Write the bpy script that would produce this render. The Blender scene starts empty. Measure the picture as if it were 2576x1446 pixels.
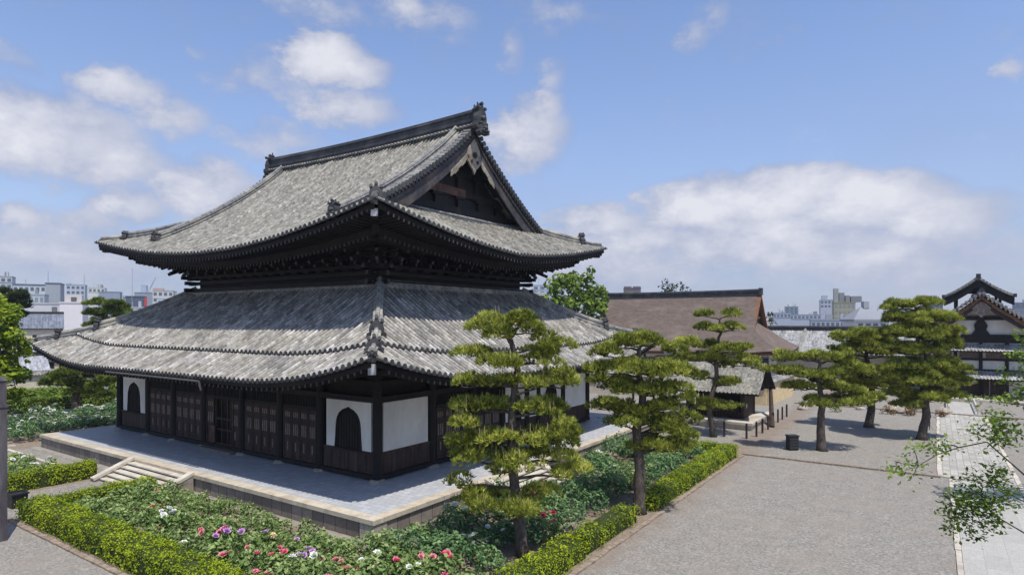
import bpy, math, random
import numpy as np
from mathutils import Vector, Matrix

R_ = math.radians
SC = bpy.context.scene
COL = SC.collection
rng = np.random.default_rng(7)
random.seed(11)

# ------------------------------------------------------------------ camera
CAMZ = 10.0
YAW = R_(34.27)
FPX, CX, HY = 1563.0, 1288.0, 805.0          # survey constants of the view (2576 px wide plan)
cam = bpy.data.cameras.new("camera")
cam_o = bpy.data.objects.new("camera", cam)
COL.objects.link(cam_o)
cam_o.location = (0, 0, CAMZ)
cam_o.rotation_euler = (R_(90), 0, YAW)
cam.sensor_width = 36.0
cam.lens = FPX / 2576 * 36.0
cam.shift_y = (HY - 723.0) / 2576
cam.clip_start = 0.3
cam.clip_end = 9000
SC.camera = cam_o

# ------------------------------------------------------------------ exposure, sun, sky
SC.view_settings.view_transform = 'Standard'
SC.view_settings.look = 'None'
SC.view_settings.gamma = 1.0
SC.view_settings.exposure = 0.0
SC.cycles.max_bounces = 6
SC.cycles.diffuse_bounces = 3
SC.cycles.transparent_max_bounces = 8
SC.cycles.use_denoising = True

SUNV = Vector((0.39, -0.19, 1.0)).normalized()
sun = bpy.data.lights.new("sun", 'SUN')
sun.energy = 4.8
sun.angle = R_(0.53)
sun.color = (1.0, 0.95, 0.87)
sun_o = bpy.data.objects.new("sun", sun)
COL.objects.link(sun_o)
sun_o.rotation_euler = SUNV.to_track_quat('Z', 'Y').to_euler()
sun_o.location = (60, -60, 120)

W = bpy.data.worlds.new("World")
SC.world = W
W.use_nodes = True


def build_world():
    nt = W.node_tree
    nt.nodes.clear()
    N = nt.nodes.new
    L = nt.links.new

    def m(op, a, b=None, clamp=False):
        n = N('ShaderNodeMath'); n.operation = op; n.use_clamp = clamp
        for i, x in enumerate((a, b)):
            if x is None: continue
            if isinstance(x, (int, float)): n.inputs[i].default_value = x
            else: L(x, n.inputs[i])
        return n.outputs[0]

    sky = N('ShaderNodeTexSky'); sky.sky_type = 'NISHITA'; sky.sun_disc = False
    sky.sun_elevation = math.asin(SUNV.z)
    sky.sun_rotation = math.atan2(SUNV.x, SUNV.y)
    sky.air_density = 1.0; sky.dust_density = 0.6; sky.ozone_density = 1.6; sky.altitude = 50
    tc = N('ShaderNodeTexCoord')
    nrm = N('ShaderNodeVectorMath'); nrm.operation = 'NORMALIZE'
    L(tc.outputs['Generated'], nrm.inputs[0])
    sep = N('ShaderNodeSeparateXYZ'); L(nrm.outputs[0], sep.inputs[0])
    az = m('ARCTAN2', sep.outputs[0], sep.outputs[1])
    el = m('ARCSINE', sep.outputs[2])
    # domain warp so the cloud outlines are ragged
    mp = N('ShaderNodeMapping'); L(nrm.outputs[0], mp.inputs[0]); mp.inputs['Scale'].default_value = (1, 1, 1.7)
    n1 = N('ShaderNodeTexNoise'); L(mp.outputs[0], n1.inputs['Vector'])
    n1.inputs['Scale'].default_value = 11.0; n1.inputs['Detail'].default_value = 12; n1.inputs['Roughness'].default_value = 0.64
    n2 = N('ShaderNodeTexNoise'); L(mp.outputs[0], n2.inputs['Vector'])
    n2.inputs['Scale'].default_value = 3.3; n2.inputs['Detail'].default_value = 3
    sp1 = N('ShaderNodeSeparateXYZ'); L(n1.outputs['Color'], sp1.inputs[0])
    azw = m('ADD', az, m('MULTIPLY', m('SUBTRACT', sp1.outputs[0], 0.5), 0.10))
    elw = m('ADD', el, m('MULTIPLY', m('SUBTRACT', sp1.outputs[1], 0.5), 0.07))

    def ang(u, v):
        t = math.atan((u - CX) / FPX)
        return t - YAW, math.atan((HY - v) / FPX * math.cos(t))
    # (u, v, half width, half height, strength) cumulus puffs and veils
    puffs = [(1780, 520, 150, 66, 1.12), (1960, 500, 190, 70, 1.15), (2170, 515, 200, 72, 1.1), (2340, 550, 170, 70, .9),
             (1900, 600, 350, 75, .85), (2200, 650, 380, 75, .7), (1500, 565, 110, 46, 1.0), (1620, 600, 130, 50, .85), (1500, 660, 280, 75, .68),
             (820, 150, 100, 62, 1.02), (905, 175, 70, 45, .8), (880, 270, 120, 55, .72), (760, 210, 90, 50, .45), (620, 175, 120, 60, .5),
             (110, 330, 240, 100, .95), (250, 400, 180, 66, .8), (40, 260, 100, 66, .6), (300, 225, 120, 42, .74), (430, 290, 100, 50, .66),
             (510, 475, 130, 68, .88), (320, 515, 90, 48, .92), (200, 560, 110, 42, .72), (45, 545, 75, 34, .9), (120, 640, 420, 75, .66), (700, 640, 300, 70, .5), (30, 150, 60, 40, .5),
             (1335, 330, 85, 85, .84), (1300, 390, 80, 50, .6), (1370, 270, 45, 40, .75), (1395, 190, 30, 60, .42), (1290, 130, 30, 60, .42),
             (1740, 70, 50, 60, .52), (1790, 40, 45, 40, .5), (1060, 40, 120, 55, .52), (820, 40, 130, 50, .46), (1400, 40, 110, 40, .38),
             (2560, 170, 40, 22, .5), (700, 350, 130, 50, .5), (2000, 105, 60, 30, .3)]
    tot = None
    for (u, v, w, h, s) in puffs:
        a0, e0 = ang(u, v)
        a1 = abs(ang(u + w, v)[0] - ang(u - w, v)[0]) / 2
        e1 = abs(ang(u, v - h)[1] - ang(u, v + h)[1]) / 2
        dx = m('DIVIDE', m('SUBTRACT', azw, a0), a1 * 1.55)
        dy = m('DIVIDE', m('SUBTRACT', elw, e0), e1 * 1.50)
        dd = m('ADD', m('MULTIPLY', dx, dx), m('MULTIPLY', dy, dy))
        g = m('MULTIPLY', m('SUBTRACT', 1.0, dd, True), s)
        tot = g if tot is None else m('MAXIMUM', tot, g)
    # clouds elsewhere in the sky (behind the camera) from plain noise
    back = N('ShaderNodeMapRange'); L(n2.outputs['Fac'], back.inputs[0])
    back.inputs[1].default_value = .50; back.inputs[2].default_value = .75
    away = N('ShaderNodeMapRange'); L(sep.outputs[1], away.inputs[0])
    away.inputs[1].default_value = -.15; away.inputs[2].default_value = -.5
    bk = m('MULTIPLY', m('MULTIPLY', back.outputs[0], away.outputs[0]), .6)
    tot = m('MAXIMUM', tot, bk)
    d = m('ADD', tot, m('MULTIPLY', m('SUBTRACT', n1.outputs['Fac'], 0.5), 1.15))
    den = N('ShaderNodeMapRange'); den.interpolation_type = 'SMOOTHSTEP'
    L(d, den.inputs[0]); den.inputs[1].default_value = .10; den.inputs[2].default_value = .70
    den.inputs[3].default_value = 0; den.inputs[4].default_value = .93
    # thin milky veil towards the horizon
    hz = N('ShaderNodeMapRange'); L(el, hz.inputs[0])
    hz.inputs[1].default_value = R_(24); hz.inputs[2].default_value = R_(1); hz.inputs[3].default_value = 0.0; hz.inputs[4].default_value = .96
    veil = m('MULTIPLY', hz.outputs[0], m('ADD', 0.75, m('MULTIPLY', m('SUBTRACT', n2.outputs['Fac'], .5), .8)))
    veil = m('MAXIMUM', veil, m('MULTIPLY', m('SUBTRACT', n1.outputs['Fac'], .40, True), .9))
    al = m('SUBTRACT', 1.0, m('MULTIPLY', m('SUBTRACT', 1.0, den.outputs[0]), m('SUBTRACT', 1.0, veil)), True)
    # sky radiance and cloud radiance
    sk = N('ShaderNodeVectorMath'); sk.operation = 'MULTIPLY'
    L(sky.outputs[0], sk.inputs[0]); sk.inputs[1].default_value = SKYMUL
    cr = N('ShaderNodeValToRGB'); L(m('ADD', m('MULTIPLY', d, .75), m('MULTIPLY', m('SUBTRACT', n1.outputs['Fac'], .5), .5)), cr.inputs[0])
    cr.color_ramp.elements[0].position = .15; cr.color_ramp.elements[0].color = (.31, .365, .545, 1)
    cr.color_ramp.elements[1].position = .85; cr.color_ramp.elements[1].color = (.80, .80, .86, 1)
    mx = N('ShaderNodeMixRGB'); L(al, mx.inputs[0]); L(sk.outputs[0], mx.inputs[1]); L(cr.outputs[0], mx.inputs[2])
    bg = N('ShaderNodeBackground'); bg.inputs[1].default_value = 1.0
    L(mx.outputs[0], bg.inputs[0])
    out = N('ShaderNodeOutputWorld'); L(bg.outputs[0], out.inputs[0])


SKYMUL = (0.176, 0.174, 0.192)
build_world()

# ------------------------------------------------------------------ survey helpers
_s, _c = math.sin(YAW), math.cos(YAW)
RV = Vector((_c, _s, 0)); FV = Vector((-_s, _c, 0))


def at(u, v, z=0.0):
    d = FPX * (CAMZ - z) / (v - HY)
    r = (u - CX) / FPX * d
    p = RV * r + FV * d
    return Vector((p.x, p.y, z))


def atd(u, v, d):
    p = RV * ((u - CX) / FPX * d) + FV * d
    return Vector((p.x, p.y, CAMZ - (v - HY) / FPX * d))


def depth(x, y):
    return -x * _s + y * _c


# ------------------------------------------------------------------ objects
def tag(o, label=None, cat=None, group=None, kind=None):
    if label: o['label'] = label
    if cat: o['category'] = cat
    if group: o['group'] = group
    if kind: o['kind'] = kind
    return o


def thing(name, label, cat, loc=(0, 0, 0), rz=0.0, group=None):
    o = bpy.data.objects.new(name, None)
    COL.objects.link(o)
    o.location = loc; o.rotation_euler = (0, 0, rz)
    o.empty_display_size = 0.3
    return tag(o, label, cat, group)


class MB:
    """collects faces and links them as one mesh object"""
    def __init__(s):
        s.v = []; s.f = []; s.mi = []; s.uv = {}; s.m = 0

    def V(s, p):
        s.v.append((p[0], p[1], p[2])); return len(s.v) - 1

    def F(s, idx, uv=None):
        if uv is not None: s.uv[len(s.f)] = uv
        s.f.append(tuple(idx)); s.mi.append(s.m)

    def poly(s, pts, uv=None):
        s.F([s.V(p) for p in pts], uv)

    def box(s, x0, x1, y0, y1, z0, z1, M=None):
        c = [(x0, y0, z0), (x1, y0, z0), (x1, y1, z0), (x0, y1, z0), (x0, y0, z1), (x1, y0, z1), (x1, y1, z1), (x0, y1, z1)]
        if M is not None: c = [M @ Vector(p) for p in c]
        b = len(s.v); s.v += [tuple(p) for p in c]
        for q in ((0, 3, 2, 1), (4, 5, 6, 7), (0, 1, 5, 4), (1, 2, 6, 5), (2, 3, 7, 6), (3, 0, 4, 7)):
            s.F([b + i for i in q])
        return s

    def cbox(s, c, sx, sy, sz, M=None):
        T = Matrix.Translation(Vector(c))
        if M is not None: T = T @ M
        return s.box(-sx / 2, sx / 2, -sy / 2, sy / 2, -sz / 2, sz / 2, T)

    def beam(s, p, q, w, h):
        p, q = Vector(p), Vector(q); d = q - p; l = d.length
        if l < 1e-6: return s
        d.normalize()
        up = Vector((0, 0, 1)) if abs(d.z) < .95 else Vector((0, 1, 0))
        x = d.cross(up).normalized(); z = x.cross(d)
        M = Matrix((x, d, z)).transposed().to_4x4(); M.translation = p
        return s.box(-w / 2, w / 2, 0, l, -h / 2, h / 2, M)

    def tube(s, pts, rad, n=8, cap=True):
        pts = [Vector(p) for p in pts]
        if not hasattr(rad, '__len__'): rad = [rad] * len(pts)
        rings = []
        t0 = (pts[1] - pts[0]).normalized()
        ref = Vector((0, 0, 1)) if abs(t0.z) < .9 else Vector((1, 0, 0))
        for i, p in enumerate(pts):
            a = pts[max(0, i - 1)]; b = pts[min(len(pts) - 1, i + 1)]
            t = (b - a).normalized()
            x = t.cross(ref)
            if x.length < 1e-4: x = t.cross(Vector((0, 1, 0)))
            x.normalize(); y = x.cross(t)
            rings.append([s.V(p + (x * math.cos(6.28318 * k / n) + y * math.sin(6.28318 * k / n)) * rad[i]) for k in range(n)])
        for i in range(len(pts) - 1):
            for k in range(n):
                k2 = (k + 1) % n
                s.F([rings[i][k2], rings[i][k], rings[i + 1][k], rings[i + 1][k2]])
        if cap:
            s.F(rings[0]); s.F(rings[-1][::-1])
        return s

    def prism(s, prof, fn0, fn1):
        """extrude a 2-D outline between two embeddings"""
        a = [s.V(fn0(p)) for p in prof]; b = [s.V(fn1(p)) for p in prof]
        n = len(prof)
        s.F(a[::-1]); s.F(b)
        for i in range(n):
            j = (i + 1) % n
            s.F([a[i], a[j], b[j], b[i]])
        return s

    def grid(s, fn, nu, nv, uvf=None):
        idx = [[s.V(fn(i / nu, j / nv)) for j in range(nv + 1)] for i in range(nu + 1)]
        for i in range(nu):
            for j in range(nv):
                uv = None
                if uvf: uv = [uvf(i / nu, j / nv), uvf((i + 1) / nu, j / nv), uvf((i + 1) / nu, (j + 1) / nv), uvf(i / nu, (j + 1) / nv)]
                s.F([idx[i][j], idx[i + 1][j], idx[i + 1][j + 1], idx[i][j + 1]], uv)
        return s

    def build(s, name, mats, parent=None, smooth=False, loc=None):
        me = bpy.data.meshes.new(name)
        me.from_pydata(s.v, [], s.f)
        if not isinstance(mats, (list, tuple)): mats = [mats]
        for x in mats: me.materials.append(x)
        if len(mats) > 1: me.polygons.foreach_set('material_index', s.mi)
        if s.uv:
            l = me.uv_layers.new(name='UVMap')
            arr = np.zeros((len(me.loops), 2), np.float32)
            for p in me.polygons:
                u = s.uv.get(p.index)
                if u is not None: arr[p.loop_start:p.loop_start + p.loop_total] = u
            l.data.foreach_set('uv', arr.ravel())
        if smooth: me.polygons.foreach_set('use_smooth', [True] * len(me.polygons))
        me.update()
        o = bpy.data.objects.new(name, me)
        COL.objects.link(o)
        if parent is not None: o.parent = parent
        if loc is not None: o.location = loc
        return o


def np_obj(name, verts, nper, mat, parent=None, leaf_tone=None):
    """soup of equal n-gons from an array (faces, nper, 3); rnd = one value per face"""
    verts = np.asarray(verts, np.float32).reshape(-1, nper, 3)
    nf = len(verts)
    me = bpy.data.meshes.new(name)
    me.vertices.add(nf * nper); me.loops.add(nf * nper); me.polygons.add(nf)
    me.vertices.foreach_set('co', verts.ravel())
    me.loops.foreach_set('vertex_index', np.arange(nf * nper, dtype=np.int32))
    me.polygons.foreach_set('loop_start', np.arange(0, nf * nper, nper, dtype=np.int32))
    try: me.polygons.foreach_set('loop_total', np.full(nf, nper, np.int32))
    except Exception: pass
    if leaf_tone is not None:
        a = me.attributes.new('leaf_tone', 'FLOAT', 'POINT')
        a.data.foreach_set('value', np.repeat(np.asarray(leaf_tone, np.float32), nper))
    me.materials.append(mat)
    me.update(); me.validate()
    o = bpy.data.objects.new(name, me)
    COL.objects.link(o)
    if parent is not None: o.parent = parent
    return o


# ------------------------------------------------------------------ materials
def nodes(name):
    m = bpy.data.materials.new(name); m.use_nodes = True
    nt = m.node_tree; nt.nodes.clear()
    out = nt.nodes.new('ShaderNodeOutputMaterial')
    return m, nt, nt.nodes.new, nt.links.new, out


def mottled(name, c1, c2, scale=2.0, rough=.8, bump=.0, bscale=None, c3=None, stretch=(1, 1, 1), metal=0.0, spec=.3, detail=6):
    m, nt, N, L, out = nodes(name)
    p = N('ShaderNodeBsdfPrincipled'); L(p.outputs[0], out.inputs[0])
    p.inputs['Roughness'].default_value = rough; p.inputs['Metallic'].default_value = metal
    p.inputs['Specular IOR Level'].default_value = spec
    tc = N('ShaderNodeTexCoord'); mp = N('ShaderNodeMapping'); L(tc.outputs['Object'], mp.inputs[0]); mp.inputs['Scale'].default_value = stretch
    n = N('ShaderNodeTexNoise'); L(mp.outputs[0], n.inputs['Vector']); n.inputs['Scale'].default_value = scale
    n.inputs['Detail'].default_value = detail; n.inputs['Roughness'].default_value = .6
    r = N('ShaderNodeValToRGB'); L(n.outputs['Fac'], r.inputs[0])
    r.color_ramp.elements[0].position = .32; r.color_ramp.elements[0].color = (*c1, 1)
    r.color_ramp.elements[1].position = .68; r.color_ramp.elements[1].color = (*c2, 1)
    col = r.outputs[0]
    if c3 is not None:
        n3 = N('ShaderNodeTexNoise'); L(mp.outputs[0], n3.inputs['Vector']); n3.inputs['Scale'].default_value = scale * .23; n3.inputs['Detail'].default_value = 4
        r3 = N('ShaderNodeMapRange'); L(n3.outputs['Fac'], r3.inputs[0]); r3.inputs[1].default_value = .5; r3.inputs[2].default_value = .7
        mx = N('ShaderNodeMixRGB'); L(r3.outputs[0], mx.inputs[0]); L(col, mx.inputs[1]); mx.inputs[2].default_value = (*c3, 1)
        col = mx.outputs[0]
    L(col, p.inputs['Base Color'])
    if bump:
        nb = N('ShaderNodeTexNoise'); L(mp.outputs[0], nb.inputs['Vector']); nb.inputs['Scale'].default_value = bscale or scale * 4; nb.inputs['Detail'].default_value = 5
        b = N('ShaderNodeBump'); b.inputs['Strength'].default_value = bump; b.inputs['Distance'].default_value = .05
        L(nb.outputs['Fac'], b.inputs['Height']); L(b.outputs[0], p.inputs['Normal'])
    return m


def tile_mat(name, dark, mid, light, pu=.36, pv=.30, lich=(.30, .29, .22), lamt=.5):
    """weathered fired-clay tiles: every tile of a course its own grey (UV in metres)"""
    m, nt, N, L, out = nodes(name)
    p = N('ShaderNodeBsdfPrincipled'); L(p.outputs[0], out.inputs[0]); p.inputs['Roughness'].default_value = .62
    p.inputs['Specular IOR Level'].default_value = .35
    uv = N('ShaderNodeUVMap'); uv.uv_map = 'UVMap'
    mp = N('ShaderNodeMapping'); L(uv.outputs[0], mp.inputs[0]); mp.inputs['Scale'].default_value = (1 / pu, 1 / pv, 1)
    fl = N('ShaderNodeVectorMath'); fl.operation = 'FLOOR'; L(mp.outputs[0], fl.inputs[0])
    wn = N('ShaderNodeTexWhiteNoise'); wn.noise_dimensions = '2D'; L(fl.outputs[0], wn.inputs['Vector'])
    r = N('ShaderNodeValToRGB'); L(wn.outputs['Value'], r.inputs[0])
    e = r.color_ramp.elements
    e[0].position = 0; e[0].color = (*dark, 1); e[1].position = 1; e[1].color = (*light, 1)
    q = e.new(.35); q.color = (*mid, 1); q = e.new(.85); q.color = tuple((a + b) / 2 for a, b in zip(mid, light)) + (1,)
    tc = N('ShaderNodeTexCoord')
    n = N('ShaderNodeTexNoise'); L(tc.outputs['Object'], n.inputs['Vector']); n.inputs['Scale'].default_value = .55; n.inputs['Detail'].default_value = 7; n.inputs['Roughness'].default_value = .68
    mr = N('ShaderNodeMapRange'); L(n.outputs['Fac'], mr.inputs[0]); mr.inputs[1].default_value = .42; mr.inputs[2].default_value = .68; mr.inputs[4].default_value = lamt
    mx = N('ShaderNodeMixRGB'); L(mr.outputs[0], mx.inputs[0]); L(r.outputs[0], mx.inputs[1]); mx.inputs[2].default_value = (*lich, 1)
    n2 = N('ShaderNodeTexNoise'); L(tc.outputs['Object'], n2.inputs['Vector']); n2.inputs['Scale'].default_value = 4.5; n2.inputs['Detail'].default_value = 4
    r2 = N('ShaderNodeMapRange'); L(n2.outputs['Fac'], r2.inputs[0]); r2.inputs[1].default_value = .3; r2.inputs[2].default_value = .7; r2.inputs[3].default_value = .62; r2.inputs[4].default_value = 1.3
    ml = N('ShaderNodeMixRGB'); ml.blend_type = 'MULTIPLY'; ml.inputs[0].default_value = 1; L(mx.outputs[0], ml.inputs[1]); L(r2.outputs[0], ml.inputs[2])
    # rain streaks and soot running down the slope
    ms = N('ShaderNodeMapping'); L(uv.outputs[0], ms.inputs[0]); ms.inputs['Scale'].default_value = (.9, .10, 1)
    ns = N('ShaderNodeTexNoise'); L(ms.outputs[0], ns.inputs['Vector']); ns.inputs['Scale'].default_value = 1.6; ns.inputs['Detail'].default_value = 6; ns.inputs['Roughness'].default_value = .7
    rs = N('ShaderNodeMapRange'); L(ns.outputs['Fac'], rs.inputs[0]); rs.inputs[1].default_value = .34; rs.inputs[2].default_value = .62; rs.inputs[3].default_value = .62; rs.inputs[4].default_value = 1.14
    m5 = N('ShaderNodeMixRGB'); m5.blend_type = 'MULTIPLY'; m5.inputs[0].default_value = 1; L(ml.outputs[0], m5.inputs[1]); L(rs.outputs[0], m5.inputs[2])
    L(m5.outputs[0], p.inputs['Base Color'])
    # courses overlap: a small step at every tile
    sx = N('ShaderNodeSeparateXYZ'); L(mp.outputs[0], sx.inputs[0])
    fr = N('ShaderNodeMath'); fr.operation = 'FRACT'; L(sx.outputs[1], fr.inputs[0])
    b = N('ShaderNodeBump'); b.inputs['Strength'].default_value = .5; b.inputs['Distance'].default_value = .05; L(fr.outputs[0], b.inputs['Height'])
    b2 = N('ShaderNodeBump'); b2.inputs['Strength'].default_value = .3; b2.inputs['Distance'].default_value = .04; L(n2.outputs['Fac'], b2.inputs['Height']); L(b.outputs[0], b2.inputs['Normal'])
    L(b2.outputs[0], p.inputs['Normal'])
    return m


def leaf_mat(name, ramp, trans=.3, rough=.55):
    m, nt, N, L, out = nodes(name)
    a = N('ShaderNodeAttribute'); a.attribute_name = 'leaf_tone'  # random leaf tone, partly mixed with painted top light and inner shade
    r = N('ShaderNodeValToRGB'); L(a.outputs['Fac'], r.inputs[0])
    e = r.color_ramp.elements
    e[0].position = ramp[0][0]; e[0].color = (*ramp[0][1], 1)
    e[1].position = ramp[-1][0]; e[1].color = (*ramp[-1][1], 1)
    for ps, c in ramp[1:-1]:
        q = e.new(ps); q.color = (*c, 1)
    d = N('ShaderNodeBsdfPrincipled'); L(r.outputs[0], d.inputs['Base Color']); d.inputs['Roughness'].default_value = rough
    d.inputs['Specular IOR Level'].default_value = .25
    t = N('ShaderNodeBsdfTranslucent'); L(r.outputs[0], t.inputs[0])
    mx = N('ShaderNodeMixShader'); mx.inputs[0].default_value = trans
    L(d.outputs[0], mx.inputs[1]); L(t.outputs[0], mx.inputs[2]); L(mx.outputs[0], out.inputs[0])
    return m


def masonry(name, c1, c2, joint, bw, bh, off=.5, rough=.85, mortar=.02, axes='xz', bump=.4, stain=(.10, .09, .08), stainamt=.5):
    """blocks laid in the plane named by axes (object metres)"""
    m, nt, N, L, out = nodes(name)
    p = N('ShaderNodeBsdfPrincipled'); L(p.outputs[0], out.inputs[0]); p.inputs['Roughness'].default_value = rough
    p.inputs['Specular IOR Level'].default_value = .3
    tc = N('ShaderNodeTexCoord'); sp = N('ShaderNodeSeparateXYZ'); L(tc.outputs['Object'], sp.inputs[0])
    cb = N('ShaderNodeCombineXYZ')
    if axes == 'hz':     # run along x+y, rise z : works on walls of both directions
        ad = N('ShaderNodeMath'); ad.operation = 'ADD'; L(sp.outputs[0], ad.inputs[0]); L(sp.outputs[1], ad.inputs[1])
        L(ad.outputs[0], cb.inputs[0]); L(sp.outputs[2], cb.inputs[1])
    else:
        L(sp.outputs['xyz'.index(axes[0])], cb.inputs[0]); L(sp.outputs['xyz'.index(axes[1])], cb.inputs[1])
    b = N('ShaderNodeTexBrick'); L(cb.outputs[0], b.inputs['Vector'])
    b.inputs['Scale'].default_value = 1; b.inputs['Brick Width'].default_value = bw; b.inputs['Row Height'].default_value = bh
    b.inputs['Mortar Size'].default_value = mortar; b.offset = off; b.inputs['Bias'].default_value = 0
    b.inputs['Color1'].default_value = (*c1, 1); b.inputs['Color2'].default_value = (*c2, 1); b.inputs['Mortar'].default_value = (*joint, 1)
    n = N('ShaderNodeTexNoise'); L(tc.outputs['Object'], n.inputs['Vector']); n.inputs['Scale'].default_value = 1.7; n.inputs['Detail'].default_value = 8; n.inputs['Roughness'].default_value = .65
    mr = N('ShaderNodeMapRange'); L(n.outputs['Fac'], mr.inputs[0]); mr.inputs[1].default_value = .42; mr.inputs[2].default_value = .72; mr.inputs[4].default_value = stainamt
    mx = N('ShaderNodeMixRGB'); L(mr.outputs[0], mx.inputs[0]); L(b.outputs['Color'], mx.inputs[1]); mx.inputs[2].default_value = (*stain, 1)
    n2 = N('ShaderNodeTexNoise'); L(tc.outputs['Object'], n2.inputs['Vector']); n2.inputs['Scale'].default_value = 22; n2.inputs['Detail'].default_value = 4
    r2 = N('ShaderNodeMapRange'); L(n2.outputs['Fac'], r2.inputs[0]); r2.inputs[1].default_value = .3; r2.inputs[2].default_value = .7; r2.inputs[3].default_value = .8; r2.inputs[4].default_value = 1.2
    ml = N('ShaderNodeMixRGB'); ml.blend_type = 'MULTIPLY'; ml.inputs[0].default_value = 1; L(mx.outputs[0], ml.inputs[1]); L(r2.outputs[0], ml.inputs[2])
    L(ml.outputs[0], p.inputs['Base Color'])
    bp = N('ShaderNodeBump'); bp.inputs['Strength'].default_value = bump; bp.inputs['Distance'].default_value = .03
    sb = N('ShaderNodeMath'); sb.operation = 'SUBTRACT'; L(n.outputs['Fac'], sb.inputs[0]); L(b.outputs['Fac'], sb.inputs[1]); L(sb.outputs[0], bp.inputs['Height'])
    L(bp.outputs[0], p.inputs['Normal'])
    return m


def plain(name, c, rough=.7, metal=0.0):
    return mottled(name, tuple(x * .88 for x in c), tuple(min(1, x * 1.1) for x in c), 1.5, rough, metal=metal)


M = {}
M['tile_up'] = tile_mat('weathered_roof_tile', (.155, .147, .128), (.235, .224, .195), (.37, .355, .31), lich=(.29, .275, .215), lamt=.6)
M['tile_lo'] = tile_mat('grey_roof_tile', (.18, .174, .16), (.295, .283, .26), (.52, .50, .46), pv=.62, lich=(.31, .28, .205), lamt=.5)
M['pan_lo'] = tile_mat('grey_valley_shade_pan', (.035, .035, .035), (.075, .073, .07), (.13, .125, .12), lich=(.11, .10, .07), lamt=.5)  # pans darkened: shade of the valleys between cover tiles put into the colour
M['pan_up'] = tile_mat('weathered_valley_shade_pan', (.09, .086, .076), (.145, .14, .122), (.23, .22, .195), lich=(.18, .17, .13), lamt=.55)  # weathered like the covers, but darkened to paint in the valley shade
M['tile_dk'] = mottled('dark_ridge_tile', (.022, .023, .026), (.062, .063, .065), 3, .6, .3, 9, c3=(.085, .085, .08))
M['tile_ridge'] = mottled('pale_ridge_tile', (.10, .10, .10), (.30, .295, .28), 3.5, .65, .3, 9, c3=(.40, .38, .30))
M['wood'] = mottled('blackened_timber', (.006, .0055, .0055), (.016, .013, .012), 3, .7, .2, 14, stretch=(1, 1, .3), c3=(.022, .016, .013))
M['wood_brown'] = mottled('worn_brown_timber', (.022, .013, .010), (.058, .036, .028), 4, .7, .25, 16, stretch=(2.5, 2.5, .35), c3=(.070, .047, .037))
M['wood_worn'] = mottled('grey_worn_timber', (.11, .085, .070), (.25, .205, .175), 5, .75, .2, 16, stretch=(2, 2, .5))
M['wood_end'] = mottled('end_grain_timber', (.030, .026, .023), (.085, .075, .066), 3, .8)
M['wood_red'] = mottled('reddish_timber', (.03, .018, .013), (.17, .075, .042), 1.6, .7, .2, 12, c3=(.05, .042, .038))
M['barge'] = mottled('weathered_bargeboard', (.024, .024, .028), (.07, .066, .066), 2.5, .7, .2, 12, c3=(.13, .10, .08))
M['gegyo'] = mottled('bleached_carved_board', (.20, .175, .135), (.38, .34, .27), 4, .75, .2, 12, c3=(.14, .11, .08))
M['plaster'] = mottled('white_lime_plaster', (.62, .60, .56), (.72, .70, .66), 1.6, .85, .05, 20, c3=(.53, .51, .47), stretch=(1, 1, .45))
M['stone_edge'] = masonry('coping_stone', (.50, .435, .33), (.55, .49, .385), (.26, .22, .17), 2.1, 3.0, .0, mortar=.012, axes='xz', stain=(.27, .225, .165), stainamt=.8)
M['stone_edge_y'] = masonry('coping_stone_side', (.50, .435, .33), (.55, .49, .385), (.26, .22, .17), 2.1, 3.0, .0, mortar=.012, axes='yz', stain=(.27, .225, .165), stainamt=.8)
M['stone_wall'] = masonry('podium_stone', (.17, .145, .12), (.28, .245, .205), (.05, .045, .04), .82, 2.0, .0, mortar=.022, axes='hz', stain=(.13, .11, .10), stainamt=.75)
M['paving'] = masonry('blue_grey_paving', (.37, .38, .39), (.46, .47, .485), (.22, .23, .24), .42, .42, .5, .55, .012, 'xy', .2, (.30, .31, .34), .5)
M['stone_pale'] = mottled('pale_granite', (.42, .38, .31), (.60, .56, .48), 2.2, .8, .25, 18, c3=(.36, .31, .25))
M['rock'] = mottled('plinth_stone', (.22, .19, .15), (.42, .38, .31), 3, .85, .4, 9)
M['soil'] = mottled('bed_soil', (.16, .12, .09), (.30, .24, .18), 3.2, .95, .5, 16, c3=(.20, .17, .12))
M['bark'] = mottled('pine_bark', (.045, .036, .030), (.13, .105, .085), 7, .9, .7, 16, stretch=(1, 1, .4))
M['metal'] = mottled('dull_metal', (.07, .068, .065), (.13, .125, .12), 4, .5, metal=.3)
M['white_cap'] = mottled('white_metal_cap', (.46, .46, .47), (.66, .66, .66), 6, .6, c3=(.22, .22, .24))
M['black'] = mottled('black_painted_metal', (.012, .012, .013), (.022, .022, .024), 6, .5)


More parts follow.
